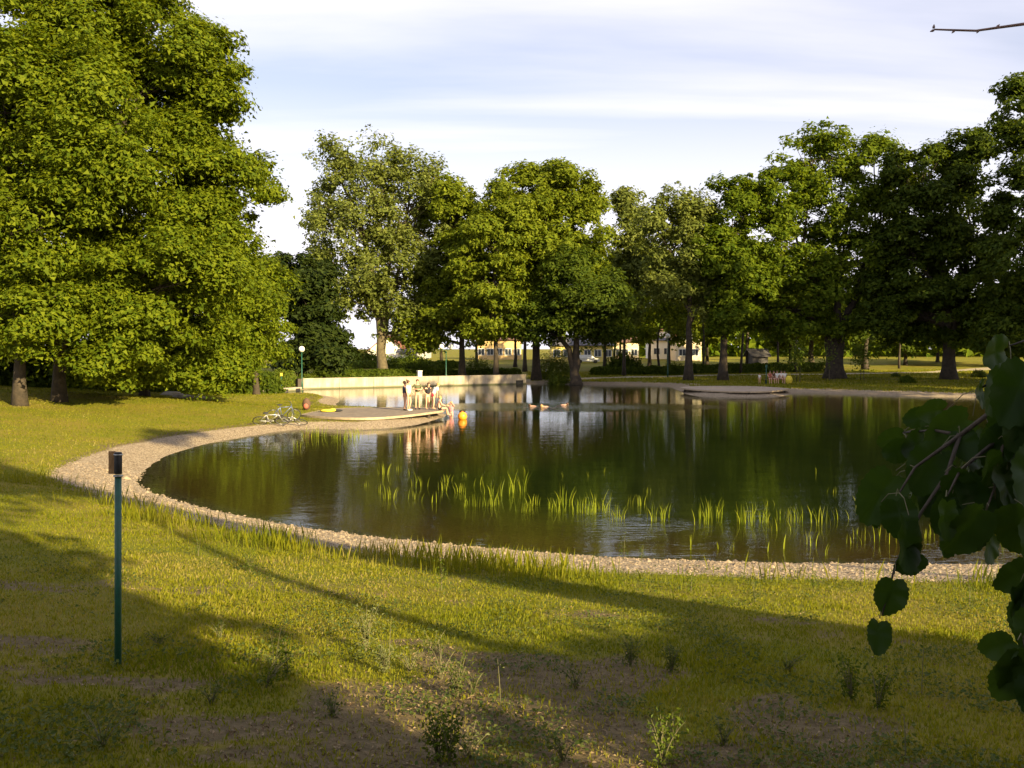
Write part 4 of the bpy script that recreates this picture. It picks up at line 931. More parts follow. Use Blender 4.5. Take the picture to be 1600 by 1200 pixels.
# far group sitting on a bench behind the right deck
Yb = 97.
def fx(px): return at(px, 575, Yb)[0]
bx = fx(1214); bzz = gz(bx, Yb)
b = thing('park_bench', 'wooden bench carrying the seated group on the right lawn', 'bench', (bx, Yb, bzz))
for k in range(3): m_ = MB(); m_.box((0, -.16+.16*k, .45), (2.6, .12, .04)); m_.build('slat', M['brownwood'], b)
for sx in (-1.1, 1.1): m_ = MB(); m_.box((sx, 0, .215), (.08, .44, .43)); m_.build('leg', M['darkmetal'], b)
seat = {k: (x, y, z_+.43) for k, (x, y, z_) in sit.items()}; seat.update(anL=(-.10,.48,.09), anR=(.10,.48,.09), toL=(-.10,.62,.03), toR=(.10,.62,.03))
for i, (px, tp, bt, rz, lab) in enumerate([(1203,'rust','navy',175,'seated person in rust shirt at the left end of the far bench'), (1208.5,'brown','navy',190,'seated person in brown shirt second on the far bench'),
        (1214,'white','blue',170,'seated person in white shirt in the middle of the far bench'), (1220,'white','cream',200,'seated person in white shirt and cream shorts fourth on the far bench'), (1225.5,'white','yellow',185,'seated person in white shirt and yellow shorts at the right bench end')]):
    x = fx(px); person(lab, (x, Yb, gz(x, Yb)+.02), R(rz), 1.68, seat, tp, bt, group='people on the far bench')
x = fx(1187); person('small child in white shirt standing left of the far bench', (x, Yb, gz(x, Yb)), R(150), 1.05, None, 'white', 'cream', hair=BLOND)
x = fx(1229); t = thing('beach_bag', 'bright yellow bag lying right of the far bench', 'bag', (x, Yb-.9, gz(x, Yb-.9)))
m_ = MB(); m_.sphere((0,0,.42), .46, 12, 8, (.8,.6,.95)); m_.build('bag_body', CL['yellow'], t, True); m_ = MB(); m_.tube([(-.15,0,.8),(-.1,0,1.0),(.1,0,1.0),(.15,0,.8)], .025, 6); m_.build('handle', CL['yellow'], t, True)
p = at(1588, 585, 84); person('person in white shirt at the far right beside the dark tree', (p[0], 84, gz(p[0], 84)), R(120), 1.62, None, 'white', 'cream', shoes='white')
p = onz(313, 610.5, 1.0); stride = dict(knL=(-.10,.18,.52), anL=(-.10,.14,.10), toL=(-.12,.30,.05), knR=(.10,-.02,.50), anR=(.10,-.26,.14), toR=(.12,-.14,.04), haL=(-.24,-.12,.95), haR=(.24,.20,.98))
person('small child in cream clothes walking along the left lawn by the trees', (p[0], p[1], gz(p[0], p[1])), R(-140), 1.02, stride, 'cream', 'white', hair=BLOND, shoes='white')

# ------------------------------------------------------------------ bicycles
M['bikeblue'] = pmat('blue_bicycle_paint', (.12,.16,.30), None, .35, 20, 0, metallic=.3); M['bikesilver'] = pmat('silver_bicycle_paint', (.60,.60,.62), None, .35, 20, 0, metallic=.3)
def ring(mb, c, r, tr, n=24, m=5):
    vs = []; fs = []
    for i in range(n):
        a = 2*math.pi*i/n
        for j in range(m):
            b_ = 2*math.pi*j/m; q = r+tr*math.cos(b_); vs.append((c[0]+q*math.cos(a), c[1]+tr*math.sin(b_), c[2]+q*math.sin(a)))
    for i in range(n):
        for j in range(m): fs.append((i*m+j, ((i+1) % n)*m+j, ((i+1) % n)*m+(j+1) % m, i*m+(j+1) % m))
    mb.add(vs, fs)
def bicycle(label, loc, rz, tilt, fm):
    t = thing('bicycle', label, 'bicycle', loc, rz, 'bicycles left on the lawn by the deck'); t.rotation_euler = (tilt, 0, rz)
    for x in (-.52, .52):
        w = MB(); ring(w, (x,0,.34), .33, .02); wo_ = w.build('tyre', M['rubber'], t, True)
        r_ = MB(); ring(r_, (x,0,.34), .305, .012); r_.build('rim', M['steel'], wo_, True)
        s_ = MB()
        for k in range(12): a = k*math.pi/6; s_.tube([(x,0,.34),(x+.3*math.cos(a),0,.34+.3*math.sin(a))], .003, 3)
        s_.build('spokes', M['steel'], wo_)
    f = MB(); q = [(-.52,0,.34),(-.08,0,.30),(-.2,0,.78),(.36,0,.82),(.52,0,.34)]
    for a, b_ in ((0,1),(1,2),(0,2),(2,3),(1,3),(3,4)): f.tube([q[a], q[b_]], .018, 8)
    f.tube([(.36,0,.82),(.33,0,.95)], .016, 6); f.tube([(-.2,0,.78),(-.22,0,.90)], .014, 6); f.build('frame', M[fm], t, True)
    h = MB(); h.tube([(.25,-.28,1.0),(.34,-.12,.97),(.33,0,.95),(.34,.12,.97),(.25,.28,1.0)], .013, 6); h.build('handlebar', M['steel'], t, True)
    s = MB(); s.sphere((-.23,0,.93), 1, 10, 6, (.14,.07,.035)); s.build('saddle', M['rubber'], t, True)
    c = MB(); ring(c, (-.08,.03,.30), .09, .008, 14, 4); c.tube([(-.08,-.09,.30),(.05,-.09,.22)], .01, 5); c.tube([(-.08,.09,.30),(-.2,.09,.38)], .01, 5); c.build('crank', M['steel'], t, True)
def bp(px, py, z_): p = onz(px, py, z_); return (p[0], p[1], gz(p[0], p[1])+.02)
bicycle('bicycle tilted over in the grass, left one with its wheel towards the lawn', bp(424,657,.45), R(12), R(48), 'bikesilver')
bicycle('bicycle lying beside the deck end, nearest to the planks', bp(459,655,.45), R(-14), R(62), 'bikesilver')
bicycle('blue bicycle leaning upright behind the other two', bp(442,652,.5), R(25), R(25), 'bikeblue')
x, y, z_ = ppos(479,645,.3); t = thing('backpack', 'brown backpack leaning on the left end of the bathing deck', 'backpack', (x, y, gz(x, y)))
m_ = MB(); m_.sphere((0,0,.32), 1, 10, 8, (.24,.2,.36)); m_.build('bag_body', CL['brown'], t, True); m_ = MB(); m_.sphere((0,-.18,.22), 1, 8, 6, (.15,.08,.15)); m_.build('pocket', CL['rust'], t, True)
x, y, z_ = ppos(512,643.5,DZ); t = thing('towel', 'crumpled yellow towel on the left part of the deck', 'towel', (x, y, DZ+.01))
m_ = MB(); m_.sphere((0,0,.06), 1, 14, 6, (.45,.35,.09)); m_.sphere((.25,.1,.08), 1, 10, 5, (.2,.22,.1)); m_.build('cloth', CL['yellow'], t, True)
x, y, z_ = ppos(526,643,DZ); t = thing('sandals', 'dark pair of clothes left beside the yellow towel', 'clothes', (x, y, DZ+.01)); m_ = MB(); m_.sphere((0,0,.05), 1, 10, 5, (.35,.25,.07)); m_.build('cloth', M['black'], t, True)
# buoy
p = onz(722.5, 655, 0); t = thing('buoy', 'round orange ball floating beside the wading child', 'ball', (p[0], p[1], 0))
M['orange'] = pmat('orange_rubber', (.85,.30,.02), (.75,.24,.015), .4, 6, 0)
m_ = MB(); m_.sphere((0,0,.16), .26, 18, 12); m_.build('shell', M['orange'], t, True); m_ = MB(); m_.lathe((0,0,.40), [(.04,0),(.04,.04),(.02,.05)], 8); m_.build('valve', M['orange'], t, True)
# boulders and a stump at the left wood edge
for i, (px, py, s, lab) in enumerate([(268,612,.45,'dark boulder at the wood edge, left one'),(300,617,.55,'flat pale slab stone lying on the left lawn'),(283,615,.38,'middle grey stone on the left lawn')]):
    p = onz(px, py, 1.1); t = thing('boulder', lab, 'stone', (p[0], p[1], gz(p[0], p[1])), 0, 'stones on the left lawn')
    bm = bmesh.new(); bmesh.ops.create_icosphere(bm, subdivisions=3, radius=1); rr_ = random.Random(i)
    for v in bm.verts: v.co *= 1+.25*math.sin(v.co.x*3+i)*math.cos(v.co.y*4+v.co.z*2); v.co = Vector((v.co.x*s*1.7, v.co.y*s, v.co.z*s*(.5 if i != 1 else .25)+s*.12))
    me = bpy.data.meshes.new('rock'); bm.to_mesh(me); bm.free(); me.materials.append(M['stone']); link(bpy.data.objects.new('rock', me), t)
for px, Yt, lab in ((1245,100,'staked sapling right of the far bench'),(1291,102,'bare staked sapling left of the oak trunk'),(1345,104,'leafy sapling right of the oak trunk')):
    X = at(px, 560, Yt)[0]; z_ = gz(X, Yt); t = thing('sapling', lab, 'sapling', (X, Yt, z_), 0, 'staked saplings on the far right lawn')
    m_ = MB(); m_.tube([(0,0,-.1),(.05,0,1.5),(-.05,0,3.4)], [.035,.03,.015], 6); m_.build('trunk', M['bark'], t, True)
    m_ = MB(); m_.tube([(.35,0,-.1),(.35,0,1.6)], .035, 6); m_.build('stake', M['barkpale'], t)
    n = 500 if px != 1291 else 120; r = np.random.default_rng(px); P = r.normal(size=(n,3))*np.array([.55,.55,.75])+np.array([0,0,2.8]); Vv, Fc, rn = leaf_cards(P, r.normal(size=(n,3)), .28, r=r); npobj('crown', Vv, Fc, M['shrub'], t, attrs={'rnd': rn})
for i, (px, Yt, s, lab) in enumerate([(1418,96,.8,'low dark bush on the right lawn'),(1400,110,.5,'small bush left of the low dark one on the right lawn'),(1530,108,.9,'small yellowish bush right of the dark oak')]):
    shrub('lawn_bush', lab, 'bush', px_on(px, Yt), (s, s*.8, s*.9), 700, .2, 'dark' if i == 0 else 'shrub', 'small bushes on the right lawn', 400+i)

# ------------------------------------------------------------------ reeds standing in the shallows
def reed_mesh(seed, n, h, spread):
    r = np.random.default_rng(seed); V = []; Fc = []; rn = []
    for i in range(n):
        b = r.normal(size=2)*spread; hh = h*r.uniform(.5, 1.1); a = r.uniform(0, 6.28); ln = r.uniform(.02, .45)*hh; w = r.uniform(.005, .012)
        wa = r.uniform(0, 3.14); wx, wy = math.cos(wa)*w, math.sin(wa)*w; o = len(V)
        for k, (t_, ww) in enumerate(((-.25,1),(.35,1),(.7,.7),(1,.08))):
            off = ln*max(t_, 0)**2; c = (b[0]+math.cos(a)*off, b[1]+math.sin(a)*off, hh*t_)
            V += [(c[0]-wx*ww, c[1]-wy*ww, c[2]), (c[0]+wx*ww, c[1]+wy*ww, c[2])]
        Fc += [(o+2*k, o+2*k+1, o+2*k+3, o+2*k+2) for k in range(3)]; rn += [r.uniform()]*8
    return npmesh('blades', V, Fc, M['reed'], attrs={'rnd': rn})
RM = [reed_mesh(500+i, n, h, sp) for i, (n, h, sp) in enumerate([(17,.56,.17),(13,.50,.17),(9,.42,.15),(5,.36,.12),(2,.32,.08)])]
RP = [(738,792,0),(770,790,0),(776,775,1),(806,770,0),(822,800,1),(832,790,2),(862,795,0),(872,800,0),(885,790,1),(905,800,1),(916,802,0),(932,800,0),(938,796,2),(958,815,3),(968,812,1),(985,790,2),(996,788,2),
      (1030,815,1),(1038,810,0),(1102,818,1),(1110,808,0),(1120,800,3),(1168,820,1),(1180,815,0),(1192,815,1),(1232,815,2),(1246,815,1),(1160,815,3),(1080,860,4),(1122,858,4),(1145,860,3),
      (480,684,1),(498,682,0),(522,686,1),(535,688,1),(553,684,2),(560,682,1),(583,674,3),(612,671,3),(626,688,3),(652,675,3),(470,700,2),(600,740,2),(620,735,3),(640,742,3),(660,760,2),(690,765,2),(700,752,2),(718,770,2),(610,778,2),(648,780,3),(592,770,3),(675,785,3),(728,745,3),(750,758,3),
      (920,745,4),(944,738,4),(1010,770,3),(1200,790,3),(1215,830,3),(1260,850,2),(1285,820,2),(1302,770,3),(1310,812,3),(1330,850,3),(1352,845,2),(1370,812,3),(1390,850,2),(1412,830,2),(1445,842,2),(1470,838,2),(1490,850,2),(1510,845,2),(1528,855,3),(1545,846,2),(1560,860,3),(1580,850,2),(1592,866,3),
      (1200,862,4),(1225,858,4),(1290,868,4),(1340,790,4),(1425,800,3),(1275,740,4),(1350,760,4),(1500,800,3),(1560,800,3),(880,745,4),(820,740,4),(560,720,3),(570,760,3)]
rr = random.Random(5); dk_n = mr_n = ft_n = rt_n = sc_n = -1
ORD = 'first second third fourth fifth sixth seventh eighth ninth tenth eleventh twelfth thirteenth fourteenth fifteenth sixteenth seventeenth eighteenth nineteenth twentieth twenty-first twenty-second twenty-third twenty-fourth twenty-fifth twenty-sixth twenty-seventh'.split()
RP.sort()
for i, (px, py, k) in enumerate(RP):
    p = onz(px, py, 0); o = bpy.data.objects.new('reed_clump', RM[k]); COL.objects.link(o)
    f = .5+.5*rr.random(); sc = f*(1.0 if py > 705 else 1.15)
    o.location = (p[0], p[1], 0); o.rotation_euler = (0, 0, rr.uniform(0, 6.28)); o.scale = (sc, sc, sc)
    pass
    if py < 705: dk_n += 1; lab, g = '%s bright reed clump from the left in the water below the bathing deck' % ORD[dk_n], 'reeds below the bathing deck'
    elif px < 735: ft_n += 1; lab, g = '%s faint thin reed tuft from the left, dark water left of the main row' % ORD[ft_n], 'faint reeds in the left water'
    elif k <= 1: mr_n += 1; lab, g = '%s dense bright reed clump from the left, main row off the near shore' % ORD[mr_n], 'dense reed clumps off the near shore'
    elif px > 1255: rt_n += 1; lab, g = '%s thin reed clump from the left in the shallows at the right' % ORD[rt_n], 'thin reeds at the right'
    else: sc_n += 1; lab, g = '%s sparse tuft of thin reed blades from the left, round the main row' % ORD[sc_n], 'scattered reed blades'
    tag(o, lab, 'reeds', g)

# ------------------------------------------------------------------ grass, ground cover, pebbles
def blades(P, h, w, mat, name, label, r, lean=.9, kind='stuff', tri=False):
    n = len(P); tint = np.clip(r.uniform(0, .75, n)+1.1*(fbm(P[:, 0], P[:, 1], .45, 61, 4)-.42), 0, 1); a = r.uniform(0, 2*math.pi, n); l = r.uniform(.05, lean, n)*h; wa = a+math.pi/2+r.normal(size=n)*.6
    W = np.column_stack([np.cos(wa), np.sin(wa), np.zeros(n)])*(w/2)[:, None]
    T = P+np.column_stack([np.cos(a)*l, np.sin(a)*l, h]); Q = P+np.column_stack([np.cos(a)*l*.35, np.sin(a)*l*.35, h*.55])
    if tri:
        V = np.stack([P-W-[0,0,.01], P+W-[0,0,.01], T], 1).reshape(-1, 3)
        return tag(npobj(name, V, np.arange(3*n).reshape(n, 3), mat, attrs={'rnd': np.repeat(tint, 3)}), label, kind=kind)
    V = np.stack([P-W-[0,0,.01], P+W-[0,0,.01], Q+W*.7, T], 1)
    V = V.reshape(-1, 3); Fc = np.arange(4*n).reshape(n, 4)
    return tag(npobj(name, V, Fc, mat, attrs={'rnd': np.repeat(tint, 4)}), label, kind=kind)
def scatter(n, y0, y1, r, margin=1.5, power=1.):
    y = y0*(y1/y0)**(r.uniform(0, 1, n)**power); x = r.uniform(-1, 1, n)*(.56*y+margin); return x, y
r = np.random.default_rng(77)
x, y = scatter(300000, 3.6, 26, r, power=.95); s = sdist(x, y); g_ = soilmask(x, y, s); n_ = fbm(x, y, 1.1, 8)
keep = (s > gwidth(x, y)*.95+r.normal(size=len(x))*.2) & (r.uniform(size=len(x)) > g_*.80) & (r.uniform(size=len(x)) < .45+.9*n_)
x, y, s, n_ = x[keep], y[keep], s[keep], n_[keep]; z = height(x, y, s)
h = (.014+.022*r.uniform(size=len(x))+.035*sstep(.5, .8, n_)*r.uniform(size=len(x)))*(1+.012*y); w = .0048+.0008*y
blades(np.column_stack([x, y, z]), h, w, M['grass'], 'grass', 'short yellow green grass of the foreground slope', r)
# longer tufts along the rim of the gravel
x, y = scatter(110000, 9, 30, r); s = sdist(x, y); gwd = gwidth(x, y); n_ = fbm(x, y, .7, 15)
band = np.exp(-((s-gwd-.7)/.75)**2)*sstep(.42, .62, n_)*(1-.75*sstep(1, 5, x))
keep = (s > gwd*.8) & (r.uniform(size=len(x)) < band); x, y, s = x[keep], y[keep], s[keep]; z = height(x, y, s)
h = .11+.30*r.uniform(size=len(x))**1.6; blades(np.column_stack([x, y, z]), h, np.full(len(x), .014), M['grass'], 'tall_grass', 'longer grass tufts along the gravel rim', r, .35)
# left lawn and far lawns: coarser tufts
x = r.uniform(-46, 6, 200000); y = 24+60*r.uniform(0, 1, 200000)**1.4; s = sdist(x, y); keep = (s > gwidth(x, y)*1.0) & (np.abs(x) < .6*y); x, y, s = x[keep], y[keep], s[keep]
blades(np.column_stack([x, y, height(x, y, s)]), .025+.045*r.uniform(size=len(x)), .022+.0006*y, M['grass'], 'lawn_grass', 'grass of the sunlit left lawn', r, .9, tri=True)
x = r.uniform(2, 62, 70000); y = r.uniform(70, 135, 70000); s = sdist(x, y); keep = (s > 1.6) & (polyd(x, y, PATH) > 1.5); x, y, s = x[keep], y[keep], s[keep]
blades(np.column_stack([x, y, height(x, y, s)]), .06+.10*r.uniform(size=len(x)), .05+.0006*y, M['grass'], 'lawn_grass', 'grass of the shaded lawn across the pond', r, .9, tri=True)
# clover and small broad leaves
x, y = scatter(60000, 3.6, 15, r); s = sdist(x, y); n_ = fbm(x, y, 1.6, 44, 4); keep = (s > 2.6) & (r.uniform(size=len(x)) < sstep(.48, .66, n_)); x, y, s = x[keep], y[keep], s[keep]
P = np.column_stack([x, y, height(x, y, s)+r.uniform(.008, .06, len(x))]); Vv, Fc, rn = leaf_cards(P, r.normal(size=P.shape)*.45+[0,0,1], .032, .7, r=r)
tag(npobj('ground_cover', Vv, Fc, M['weed'], attrs={'rnd': rn}), 'clover and small broad leaves between the grass', kind='stuff')
# dry crumbs and twigs on the bare soil
x, y = scatter(26000, 3.6, 14, r); s = sdist(x, y); keep = (s > 2) & (r.uniform(size=len(x)) < .12+soilmask(x, y, s)); x, y, s = x[keep], y[keep], s[keep]
P = np.column_stack([x, y, height(x, y, s)+.006]); Vv, Fc, rn = leaf_cards(P, r.normal(size=P.shape)*.5+[0,0,1], .03, .45, r=r)
M['litter'] = leafmat('dry_litter', (.10,.065,.035), (.30,.23,.14), .1, .8)
tag(npobj('dry_litter', Vv, Fc, M['litter'], attrs={'rnd': rn}), 'dry leaf litter and crumbs on the bare earth', kind='stuff')
# pebbles
def pebbles(n, y0, y1, x0, x1, size, r, name='pebbles', lab='rounded pebbles of the shore strip'):
    x = r.uniform(x0, x1, n); y = r.uniform(y0, y1, n); s = sdist(x, y); keep = (s > -.5) & (s < gwidth(x, y)+r.normal(size=n)*.12) & (np.abs(x) < .6*y+1)
    x, y, s = x[keep], y[keep], s[keep]; k = len(x); sc = size*np.exp(r.normal(size=(k, 1, 1))*.42)*.85*r.uniform(.7, 1.2, (k, 1, 3))*np.array([1,1,.7]); a = r.uniform(0, 6.28, k)
    U = np.array([(0,0,1),(.85,0,.25),(.25,.8,.3),(-.8,.35,.2),(-.35,-.8,.3),(.5,-.6,-.1),(0,0,-.6)]); U = np.array([(0,0,1),(1,0,.15),(.3,.95,.1),(-.8,.6,.2),(-.8,-.6,.1),(.3,-.95,.2)])
    Vv = U[None]*sc; c, q = np.cos(a)[:, None], np.sin(a)[:, None]; X = Vv[..., 0]*c-Vv[..., 1]*q+x[:, None]; Y2 = Vv[..., 0]*q+Vv[..., 1]*c+y[:, None]; Z = Vv[..., 2]+height(x, y, s)[:, None]-.002
    Vv = np.stack([X, Y2, Z], -1); low = Vv[:, 1:].copy(); low[..., 2] -= size; low = low*1.0
    A = np.concatenate([Vv, low], 1).reshape(-1, 3); f = []
    for i in range(5):
        j = (i+1) % 5; f += [(0, 1+i, 1+j), (1+i, 6+i, 6+j), (1+i, 6+j, 1+j)]
    f = np.array(f); Fc = (f[None]+np.arange(k)[:, None, None]*11).reshape(-1, 3)
    return tag(npobj(name, A, Fc, M['pebble'], attrs={'rnd': np.repeat(r.uniform(0,1,k), 11)}), lab, kind='stuff')
M['pebble'] = leafmat('pebble', (.11,.085,.06), (.32,.25,.175), 0, .85)
pebbles(46000, 13., 30, -16, 14, .026, r)

# ------------------------------------------------------------------ single weeds of the foreground
def weed(px, py, h, kind, label, seed, mat='weed'):
    r = np.random.default_rng(seed); p = onz(px, py, 1.5)
    for _ in range(4): p = onz(px, py, gz(p[0], p[1]))
    t = thing('weed', label, 'weed', (p[0], p[1], gz(p[0], p[1])), 0, 'single weeds in the foreground grass')
    mb = MB(); P = []; NN = []
    ns = {'bushy': 9, 'tall': 3, 'stalk': 1, 'low': 7}[kind]
    for k in range(ns):
        a = r.uniform(0, 6.28); sp = {'bushy': .45, 'tall': .18, 'stalk': .12, 'low': .9}[kind]*h*r.uniform(.3, 1)
        tip = np.array([math.cos(a)*sp, math.sin(a)*sp, h*r.uniform(.65, 1)]); q = bez(np.array([0,0,-.02]), np.array([tip[0]*.2, tip[1]*.2, tip[2]*.6]), tip, 6)
        mb.tube(q, [.004,.004,.003,.003,.002,.001], 4, cap=False)
        m = {'bushy': 26, 'tall': 34, 'stalk': 9, 'low': 14}[kind]
        tt = r.uniform(.15, 1, m); base = (1-tt)[:, None]*0+np.array([np.interp(tt, np.linspace(0,1,6), q[:, j]) for j in range(3)]).T
        P.append(base+r.normal(size=(m,3))*.03*h/.3); NN.append(r.normal(size=(m,3))*.7+[0,0,.8])
    mb.build('stem', M['weed_stem'], t)
    Vv, Fc, rn = leaf_cards(np.concatenate(P), np.concatenate(NN), +.018+.035*h, .5, r=r); npobj('leaves', Vv, Fc, M[mat], t, attrs={'rnd': rn})
M['weed_stem'] = pmat('weed_stem', (.14,.13,.06), (.10,.09,.04), .8, 20, 0)
W = [(572,1018,.36,'bushy','tall pale wispy weed in the middle of the foreground','weedpale'),(600,1052,.20,'bushy','pale silvery weed just right of the tall wispy one','weedpale'),(608,1045,.42,'stalk','single dry stalk beside the silvery weed','weedpale'),
     (640,1050,.14,'low','small pale weed right of the silvery one','weedpale'),(430,1062,.40,'tall','dark upright weed at the edge of the lit patch','dark'),(450,1058,.30,'tall','second dark upright weed, slightly right of the first','dark'),(415,1075,.24,'low','low dark weed left of the dark upright pair','dark'),
     (690,1062,.24,'low','dark green broad weed in the shade right of centre','weed'),(715,1090,.26,'bushy','yellow green bushy weed right of the bare soil','weed'),(740,1085,.18,'low','low weed at the right of the yellow green one','weed'),(680,1020,.16,'low','small weed above the dark green broad one','weed'),
     (783,1120,.36,'stalk','thin dry stalk rising at the lower middle','weedpale'),(702,1196,.34,'bushy','dark leafy bush cut by the bottom edge left of centre','dark'),(685,1190,.28,'bushy','second dark leafy weed cut by the bottom edge','dark'),(735,1185,.17,'low','lit low weed beside the dark bottom bush','weedpale'),
     (1035,1198,.26,'bushy','sunlit yellow weed at the bottom edge, middle','shrub'),(1052,1190,.30,'tall','tall sunlit shoot at the bottom edge','shrub'),(1330,1095,.32,'bushy','dark bush in the deep shade at lower right','dark'),(1372,1110,.30,'bushy','second dark bush in the deep shade','dark'),
     (1440,1085,.42,'stalk','thin dark stalk in the shade at right','weed'),(985,1040,.26,'bushy','dark clump in the shaded grass, centre right','weed'),(1050,1050,.22,'bushy','smaller dark clump right of centre','weed'),(900,1075,.2,'low','low leafy weed in shade below the lawn centre','weed'),
     (1415,1190,.34,'stalk','thin bare sprout by the lower right lit strip','weed'),(160,1170,.2,'low','broad leafy weed at the lower left corner','weed'),(250,1010,.14,'low','small leafy weed right of the green post','weed'),(345,1000,.16,'low','small weed at the shade edge, left','weed'),
     (975,868,.42,'tall','wispy plant standing at the waterline in front of the pond','weed'),(1002,872,.28,'tall','smaller wispy plant at the waterline','weed'),(240,790,.3,'low','leafy plants on the gravel at the left bend','weed'),(390,892,.28,'bushy','weed on the rim left of centre','shrub'),(310,868,.28,'tall','bright weed on the rim at left','shrub'),
     (690,925,.36,'tall','tall bright grass like weed on the rim, centre left','shrub'),(1270,920,.3,'tall','bright weed on the rim, right','shrub'),(1080,925,.3,'tall','bright weed on the rim, centre right','shrub'),(1180,940,.25,'tall','shaded weed at the rim, right','weed'),(1515,945,.28,'tall','tufty weed near the rim at far right','shrub'),
     (1130,1165,.16,'low','low weed in the bottom shade, right of centre','weed'),(880,1190,.16,'low','low weed in the bottom shade, centre','weed'),(1230,1050,.16,'low','small weed in the right shade','weed'),(520,1120,.16,'low','leafy weed in the dark lower left','weed'),(330,1100,.14,'low','leafy weed below the post shade','weed')]
for i, (px, py, h, k, lab, mt) in enumerate(W): weed(px, py, h*1.05, k, lab, 700+i, mt)

# ------------------------------------------------------------------ hanging linden branch close to the camera on the right, and the bare twig above
def linden_leaf_mesh(seed):
    r = random.Random(seed); n = 44; out = []
    for i in range(n):
        a = 2*math.pi*i/n            # heart outline, petiole at the origin, tip towards -z
        rad = 1.0-.42*math.cos(a)*0
        x = .50*math.sin(a)*(1+.12*math.cos(2*a)); zz = -.50+.50*math.cos(a)
        if abs(math.sin(a)) < .35 and math.cos(a) > 0: zz -= .13*(1-abs(math.sin(a))/.35)
        if math.cos(a) < -.75: zz -= .16*((-math.cos(a)-.75)/.25)**1.5
        sr = 1+.035*(1 if i % 2 else -1)+.02*r.uniform(-1, 1); x *= sr; zz = -.5+(zz+.5)*sr; out.append((x, zz))
    V = []; Fc = []
    rings = (1., .62, .28)
    c = (0, -.48)
    cup = r.uniform(.15, .4); curl = r.uniform(.05, .35)
    for k in rings:
        for x, zz in out:
            X = c[0]+(x-c[0])*k; Z = c[1]+(zz-c[1])*k; Yv = cup*abs(X)+curl*Z*Z*.5+.05*math.sin(9*X+seed)*k+.03*math.sin(14*Z+seed*2); V.append((X, -Yv, Z))
    V.append((0, -curl*.12, -.48))
    for j in range(2):
        for i in range(n): Fc.append((j*n+i, j*n+(i+1) % n, (j+1)*n+(i+1) % n, (j+1)*n+i))
    for i in range(n): Fc.append((2*n+i, 2*n+(i+1) % n, 3*n))
    me = bpy.data.meshes.new('leaf'); me.from_pydata(V, [], Fc); me.materials.append(M['linden'])
    a = me.attributes.new('rnd', 'FLOAT', 'POINT'); a.data.foreach_set('value', [r.random()]*len(V))
    for p in me.polygons: p.use_smooth = True
    return me
LM = [linden_leaf_mesh(i) for i in range(6)]
# leaf: pixel of the petiole end, width px, rotation in the picture (0 hangs down), distance
LF = [(1398,900,64,10,1.9),(1374,966,52,15,1.9),(1420,805,84,25,1.95),(1445,862,60,70,1.95),(1400,775,70,-10,2.0),(1478,776,64,5,1.9),(1482,820,52,10,2.1),(1400,735,90,30,2.1),(1372,790,34,0,2.1),(1440,720,80,-30,2.2),
      (1470,700,90,40,2.1),(1500,740,80,-20,2.0),(1530,700,95,15,2.2),(1560,720,90,-15,2.0),(1590,690,90,20,2.1),(1520,650,80,60,2.2),(1560,640,95,-40,2.1),(1590,620,90,10,2.0),(1545,790,90,35,1.9),(1585,780,95,-10,1.9),
      (1610,740,95,0,2.0),(1565,750,80,70,2.1),(1605,840,80,-20,1.9),(1555,830,60,50,2.1),(1450,680,60,60,2.3),(1420,700,50,80,2.3),(1490,670,60,30,2.3),(1540,610,60,80,2.2),(1580,580,90,50,2.0),(1610,560,100,20,1.9),
      (1575,545,70,80,2.1),(1610,600,90,-30,1.9),(1610,660,95,60,1.95),(1500,710,70,-60,2.1),(1460,740,70,20,2.2),(1430,750,60,-20,2.2),(1385,760,50,40,2.2),(1605,905,60,10,1.8),(1610,940,60,40,1.8),(1590,1000,60,60,1.7),(1612,1010,90,20,1.7),
      (1605,1050,70,-20,1.7),(1610,1085,60,30,1.7),(1625,800,110,0,1.8),(1625,700,110,30,1.8),(1630,620,110,-20,1.8),(1620,880,70,50,1.8),(1480,640,50,85,2.3),(1530,745,80,0,2.05),(1590,735,80,30,2.05),(1575,690,70,-50,2.0),(1640,980,90,0,1.7),(1650,1060,90,10,1.7),
      (1545,670,85,10,2.15),(1515,785,50,-30,2.1),(1460,650,46,80,2.35),(1415,680,44,75,2.4)]
_r = random.Random(31)
for _ in range(22):
    a = _r.uniform(0, 1); px = 1455+190*_r.random(); py = 740-.42*(px-1440)+_r.uniform(-55, 115)
    LF.append((px, py, _r.uniform(46, 72), _r.uniform(-60, 60), _r.uniform(1.95, 2.35)))
for _ in range(10): LF.append((_r.uniform(1590,1650), _r.uniform(860,1070), _r.uniform(60,90), _r.uniform(-40,40), _r.uniform(1.7,1.9)))
br = thing('linden_branch', 'dark hanging branch with heart shaped leaves close to the camera at the right edge', 'branch', tuple(at(1660, 560, 2.0)))
B0 = Vector(br.location)
def wp_(px, py, Y): return Vector(at(px, py, Y))-B0
mb = MB()
main = [wp_(1720,480,1.9), wp_(1650,560,1.95), wp_(1580,620,2.05), wp_(1500,680,2.1), wp_(1430,730,2.05), wp_(1405,770,2.0)]
mb.tube(main, [.009,.008,.006,.005,.003,.002], 7)
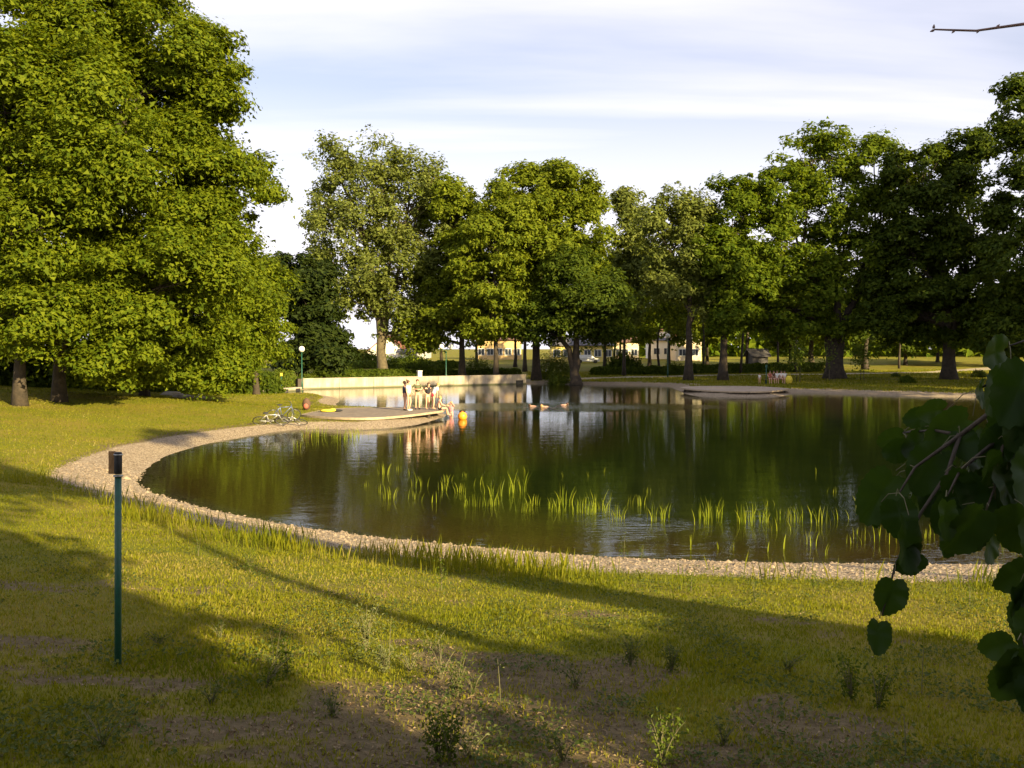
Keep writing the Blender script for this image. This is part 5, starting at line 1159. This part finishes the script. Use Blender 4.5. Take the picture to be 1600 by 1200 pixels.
subs = [[(1500,680,2.1),(1480,740,2.05),(1440,800,2.0),(1400,880,1.93),(1378,962,1.9)], [(1580,620,2.05),(1570,680,2.05),(1555,760,2.0),(1540,800,1.95)], [(1650,560,1.95),(1640,700,1.9),(1618,820,1.85),(1605,900,1.8),(1600,1000,1.72),(1612,1080,1.7)],
        [(1500,680,2.1),(1460,672,2.2),(1410,676,2.4)], [(1580,620,2.05),(1545,600,2.15),(1530,608,2.2)], [(1720,480,1.9),(1640,520,1.95),(1578,540,2.05)], [(1555,690,2.05),(1500,735,2.0),(1480,775,1.92)]]
for sb in subs: mb.tube([wp_(*q) for q in sb], np.linspace(.005, .0018, len(sb)), 5)
stem = mb.build('stem', M['bark'], br, True)
allp = [wp_(*q) for sb in subs for q in sb]+main
rr = random.Random(9)
for px, py, w, rot, Y in LF:
    c = wp_(px, py, Y); s = w*.9*Y/F
    o = bpy.data.objects.new('leaf', rr.choice(LM)); COL.objects.link(o); o.parent = br; o.location = c
    e = Euler((R(rr.uniform(-25, 30)), R(rot), R(rr.uniform(-35, 35))), 'XYZ'); o.rotation_euler = e; o.scale = (s, s, s*rr.uniform(.95, 1.1))
    q = min(allp, key=lambda v: (v-c).length); m2 = (q+c)/2+Vector((0,0,.012)); pt = MB(); pt.tube([q, m2, c], [.0012,.001,.0009], 4, cap=False); pt.build('petiole', M['weed_stem'], br)
tw = thing('bare_twig', 'bare budding twig reaching in at the upper right corner', 'twig', tuple(at(1600, 38, 1.6))); B1 = Vector(tw.location)
q = [Vector(at(a, b_, 1.6))-B1 for a, b_ in ((1760,22),(1680,30),(1600,37.5),(1560,43),(1525,48),(1490,47),(1460,46))]
mb = MB(); mb.tube(q, [.0045,.0036,.0026,.0022,.0019,.0017,.0014], 7); mb.build('stem', M['twig'], tw, True)
for a, b_, dx_, dz in ((1457,48,-.004,-.0015),(1459,42,.0005,.004),(1490,49,-.003,-.003),(1528,49,-.002,-.003),(1559,41,.003,.003),(1640,32,.002,.004)):
    c = Vector(at(a, b_, 1.6))-B1; m_ = MB(); m_.tube([c-Vector((dx_,0,dz))*.6, c, c+Vector((dx_,0,dz))], [.0018,.0022,.0006], 6); m_.build('bud', M['twig'], tw, True)

_t = sum(len(o.data.loops)-2*len(o.data.polygons) for o in bpy.data.objects if o.type == 'MESH'); print('TRIS', _t)
